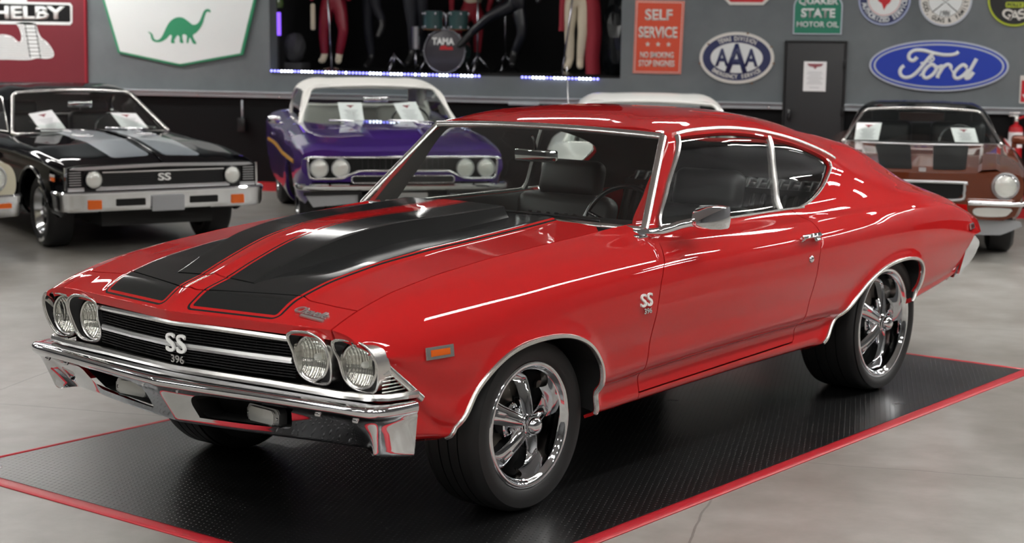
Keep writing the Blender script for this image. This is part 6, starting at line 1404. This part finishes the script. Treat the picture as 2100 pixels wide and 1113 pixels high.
for nm, pts in (('coat_tail', ((1196, -30), (1203, 10), (1206, 60), (1203, 110), (1205, 140))), ('coat_front', ((1148, -30), (1146, 10), (1146, 40), (1145, 57)))):
    V = []; F = []
    for k, (u, v) in enumerate(pts):
        w = .075 if nm == 'coat_tail' else .04
        for dx, dy in ((-w, -.05), (-w * .3, -.09), (w * .4, -.07), (w, .0), (w, .03), (-w, .0)): V.append((UX(u) + dx, SY - .10 + dy, UZ(v)))
        if k:
            for j in range(6): a = 6 * k; F.append((a - 6 + j, a - 6 + (j + 1) % 6, a + (j + 1) % 6, a + j))
    mesh_obj(nm, V, F, 'coat_red', fg, True)
figure('mannequin drummer in red and white seated behind the drum kit', 0, SY + .75, z0, legset([(915, 26, 0), (905, 44, -.22), (908, 110, -.2), (905, 124, -.3)], [(938, 26, 0), (950, 44, -.22), (946, 110, -.2), (948, 124, -.3)]), 'coat_red', 'cream_cloth')
def stand(label, x, y, z, h, tilt=0., base='disc', m='steel'):
    o = empty('microphone_stand', label, 'microphone stand', None, (x, y, z))
    tube('pole', [(0, 0, .02), (tilt, 0, h)], .012, m, o, False, 10)
    lathe('base', [(0, 0), (0, .13), (.012, .135), (.03, .10), (.05, .03), (.055, 0)], m, o, 28, 'z')
    lathe('microphone', [(h, 0), (h, .014), (h + .10, .02), (h + .13, .026), (h + .16, .022), (h + .175, 0)], 'boot_black', o, 14, 'z', 1, 35, (tilt, 0, 0)); return o
stand('straight chrome microphone stand in front of the red leather trousers', UX(690), SY - .22, z0, 1.05, -.055); stand('leaning microphone stand before the red coated mannequin', UX(1151), SY - .26, z0 + .0, 1.05, .13, m='cream_cloth' if False else 'steel')
# platform slabs under the end figures and the stage lip
for nm, u0, u1, lb in (('platform', 1132, 1196, 'low black platform under the red coated mannequin'),): pass
tag(box('cloth_tassel', (UX(645), SY - .12, UZ(34)), (.055, .05, .30), 'cream_cloth', None, .02), 'pale cloth hanging beside the red leather trousers', 'cloth')
# drum kit
dk = empty('drum_kit', 'dark drum kit with bass drum and two wood bottomed toms', 'drum kit', None, (UX(905), SY + .18, z0))
bz = .245
lathe('bass_drum', [(-.13, .236), (.13, .236)], 'drum_shell', dk, 48, 'y', -1, 35, (0, 0, bz)); lathe('drum_head', [(.128, 0), (.130, .226), (.126, .236)], 'drum_head', dk, 48, 'y', -1, 35, (0, 0, bz))
h_ = lathe('drum_hoop', [(.115, .238), (.115, .250), (.150, .250), (.150, .236), (.13, .230)], 'steel', dk, 48, 'y', -1, 35, (0, 0, bz))
for a in np.linspace(0, 2 * PI, 8, endpoint=False): box('hoop_lug', (.25 * math.cos(a), -.13, bz + .25 * math.sin(a)), (.02, .05, .02), 'steel', h_, .004)
wt = text('drum_lettering', 'TAMA', 'white_letter', dk, basis((-.02, -.134, bz + .105), (1, 0, 0), (0, 0, 1)), size=.105, ext=.002, bold=.003, sx=.9)
prism('drum_flame', [(-.06, -.02), (.10, -.02), (.09, .02), (.04, .01), (.0, .03), (-.05, .02)], .002, 'sign_red', dk, basis((.0, -.133, bz + .035), (1, 0, 0), (0, 0, 1)))
for s, u, rr in ((-1, 880, .118), (1, 931, .112)):
    M = (UX(u) - UX(905), -.10, UZ(38) - z0); tm = lathe('tom', [(-.10, rr), (.10, rr)], 'drum_shell', dk, 36, 'z', 1, 35, M); lathe('tom_bottom', [(-.115, 0), (-.113, rr * .96), (-.10, rr)], 'drum_wood', tm, 36, 'z', 1, 35, M); lathe('tom_head', [(.10, rr), (.108, rr * .9), (.11, 0)], 'drum_head', tm, 36, 'z', 1, 35, M)
    for a in np.linspace(0, 2 * PI, 6, endpoint=False):
        for dz in (-.085, .07): box('tom_lug', (M[0] + (rr + .006) * math.cos(a), M[1] + (rr + .006) * math.sin(a), M[2] + dz), (.018, .018, .03), 'steel', tm, .004)
    tube('tom_post', [(0, -.09, bz + .24), (0, -.09, bz + .42), (s * .05, -.10, UZ(38) - z0)], .011, 'steel', dk, False, 8)
for s in (-1, 1): tube('drum_spur', [(s * .22, -.08, bz - .06), (s * .30, -.16, .004)], .009, 'steel', dk, False, 8)
def tripod(label, u, y, h, cym=None, spread=.17):
    o = empty('cymbal_stand', label, 'stand', 'drum hardware stands', (UX(u), y, z0)); tube('pole', [(0, 0, .05), (0, 0, h)], .011, 'steel', o, False, 8)
    for k in range(3): a = k * 2 * PI / 3 + .5; tube('leg', [(0, 0, .20), (spread * math.cos(a), spread * math.sin(a), .008)], .008, 'steel', o, False, 8)
    if cym: lathe('cymbal', [(h - .01, .20), (h + .01, .10), (h + .03, .03), (h + .035, 0)], 'drum_wood', o, 32, 'z')
    return o
tripod('bare steel tripod stand left of the bass drum', 808, SY - .06, .22); tripod('tall steel stand just right of the bass drum', 971, SY + .05, 1.0, True); tripod('second tall steel stand behind the striding mannequin', 1000, SY + .62, 1.05)
lathe_o = lathe('percussion_tube', [(0, .05), (.0, .052), (.25, .052), (.25, .048)], 'steel', None, 20, 'z', 1, 35, (UX(849), SY + .0, UZ(96))); tag(lathe_o, 'small steel cylinder left of the drums', 'drum'); 
tube('cylinder_post', [(UX(849), SY, z0 + .002), (UX(849), SY, UZ(96))], .012, 'steel', lathe_o)
# corner clutter
rnd = random.Random(5)
def crumple(name, label, c, s, m, cat, seed, amp=.25):
    bm = bmesh.new(); bmesh.ops.create_icosphere(bm, subdivisions=3, radius=1.); rg = random.Random(seed); ks = [(Vector((rg.gauss(0, 1), rg.gauss(0, 1), rg.gauss(0, 1))).normalized(), rg.uniform(3, 9), rg.uniform(0, 6)) for _ in range(7)]
    for v in bm.verts:
        d = sum(abs(math.sin(v.co.dot(k) * f + p)) for k, f, p in ks) / 7; v.co = v.co * (1 - amp + 2 * amp * d); v.co = Vector((v.co.x * s[0] + c[0], v.co.y * s[1] + c[1], max(v.co.z * s[2] + c[2], z0 + (.095 if name == 'stuffed_cover' else .002))))
    return tag(bm_obj(name, bm, m), label, cat)
crumple('plastic_sheeting', 'crumpled shiny black sheeting piled at the right end of the stage', (UX(1238), SY + .25, z0 + .42), (.17, .20, .48), 'bag_black', 'sheeting', 4, .30)
crumple('stuffed_cover', 'grey covered heap on a stand at the left end of the stage', (UX(590), SY + .1, z0 + .26), (.13, .13, .165), 'grey_felt', 'cover', 9, .2)
cv = box('road_case', (UX(585), SY + .12, z0 + .045), (.34, .30, .085), 'grey_felt', None, .01); tag(cv, 'low dark box under the grey heap at the stage left end', 'box')
lv = empty('stage_lamp', 'upright violet stage lamp at the left edge of the stage opening', 'lamp', None, (UX(577), SY - .20, z0)); lathe('lamp_tube', [(.40, 0), (.40, .035), (.66, .035), (.66, 0)], 'lamp_violet', lv, 20, 'z'); lathe('lamp_stem', [(.0, .05), (.015, .05), (.02, .015), (.40, .015)], 'boot_black', lv, 16, 'z')
lathe('green_globe', [(.70, 0), (.71, .06), (.76, .075), (.81, .06), (.84, 0)], 'green_glass', lv, 24, 'z')
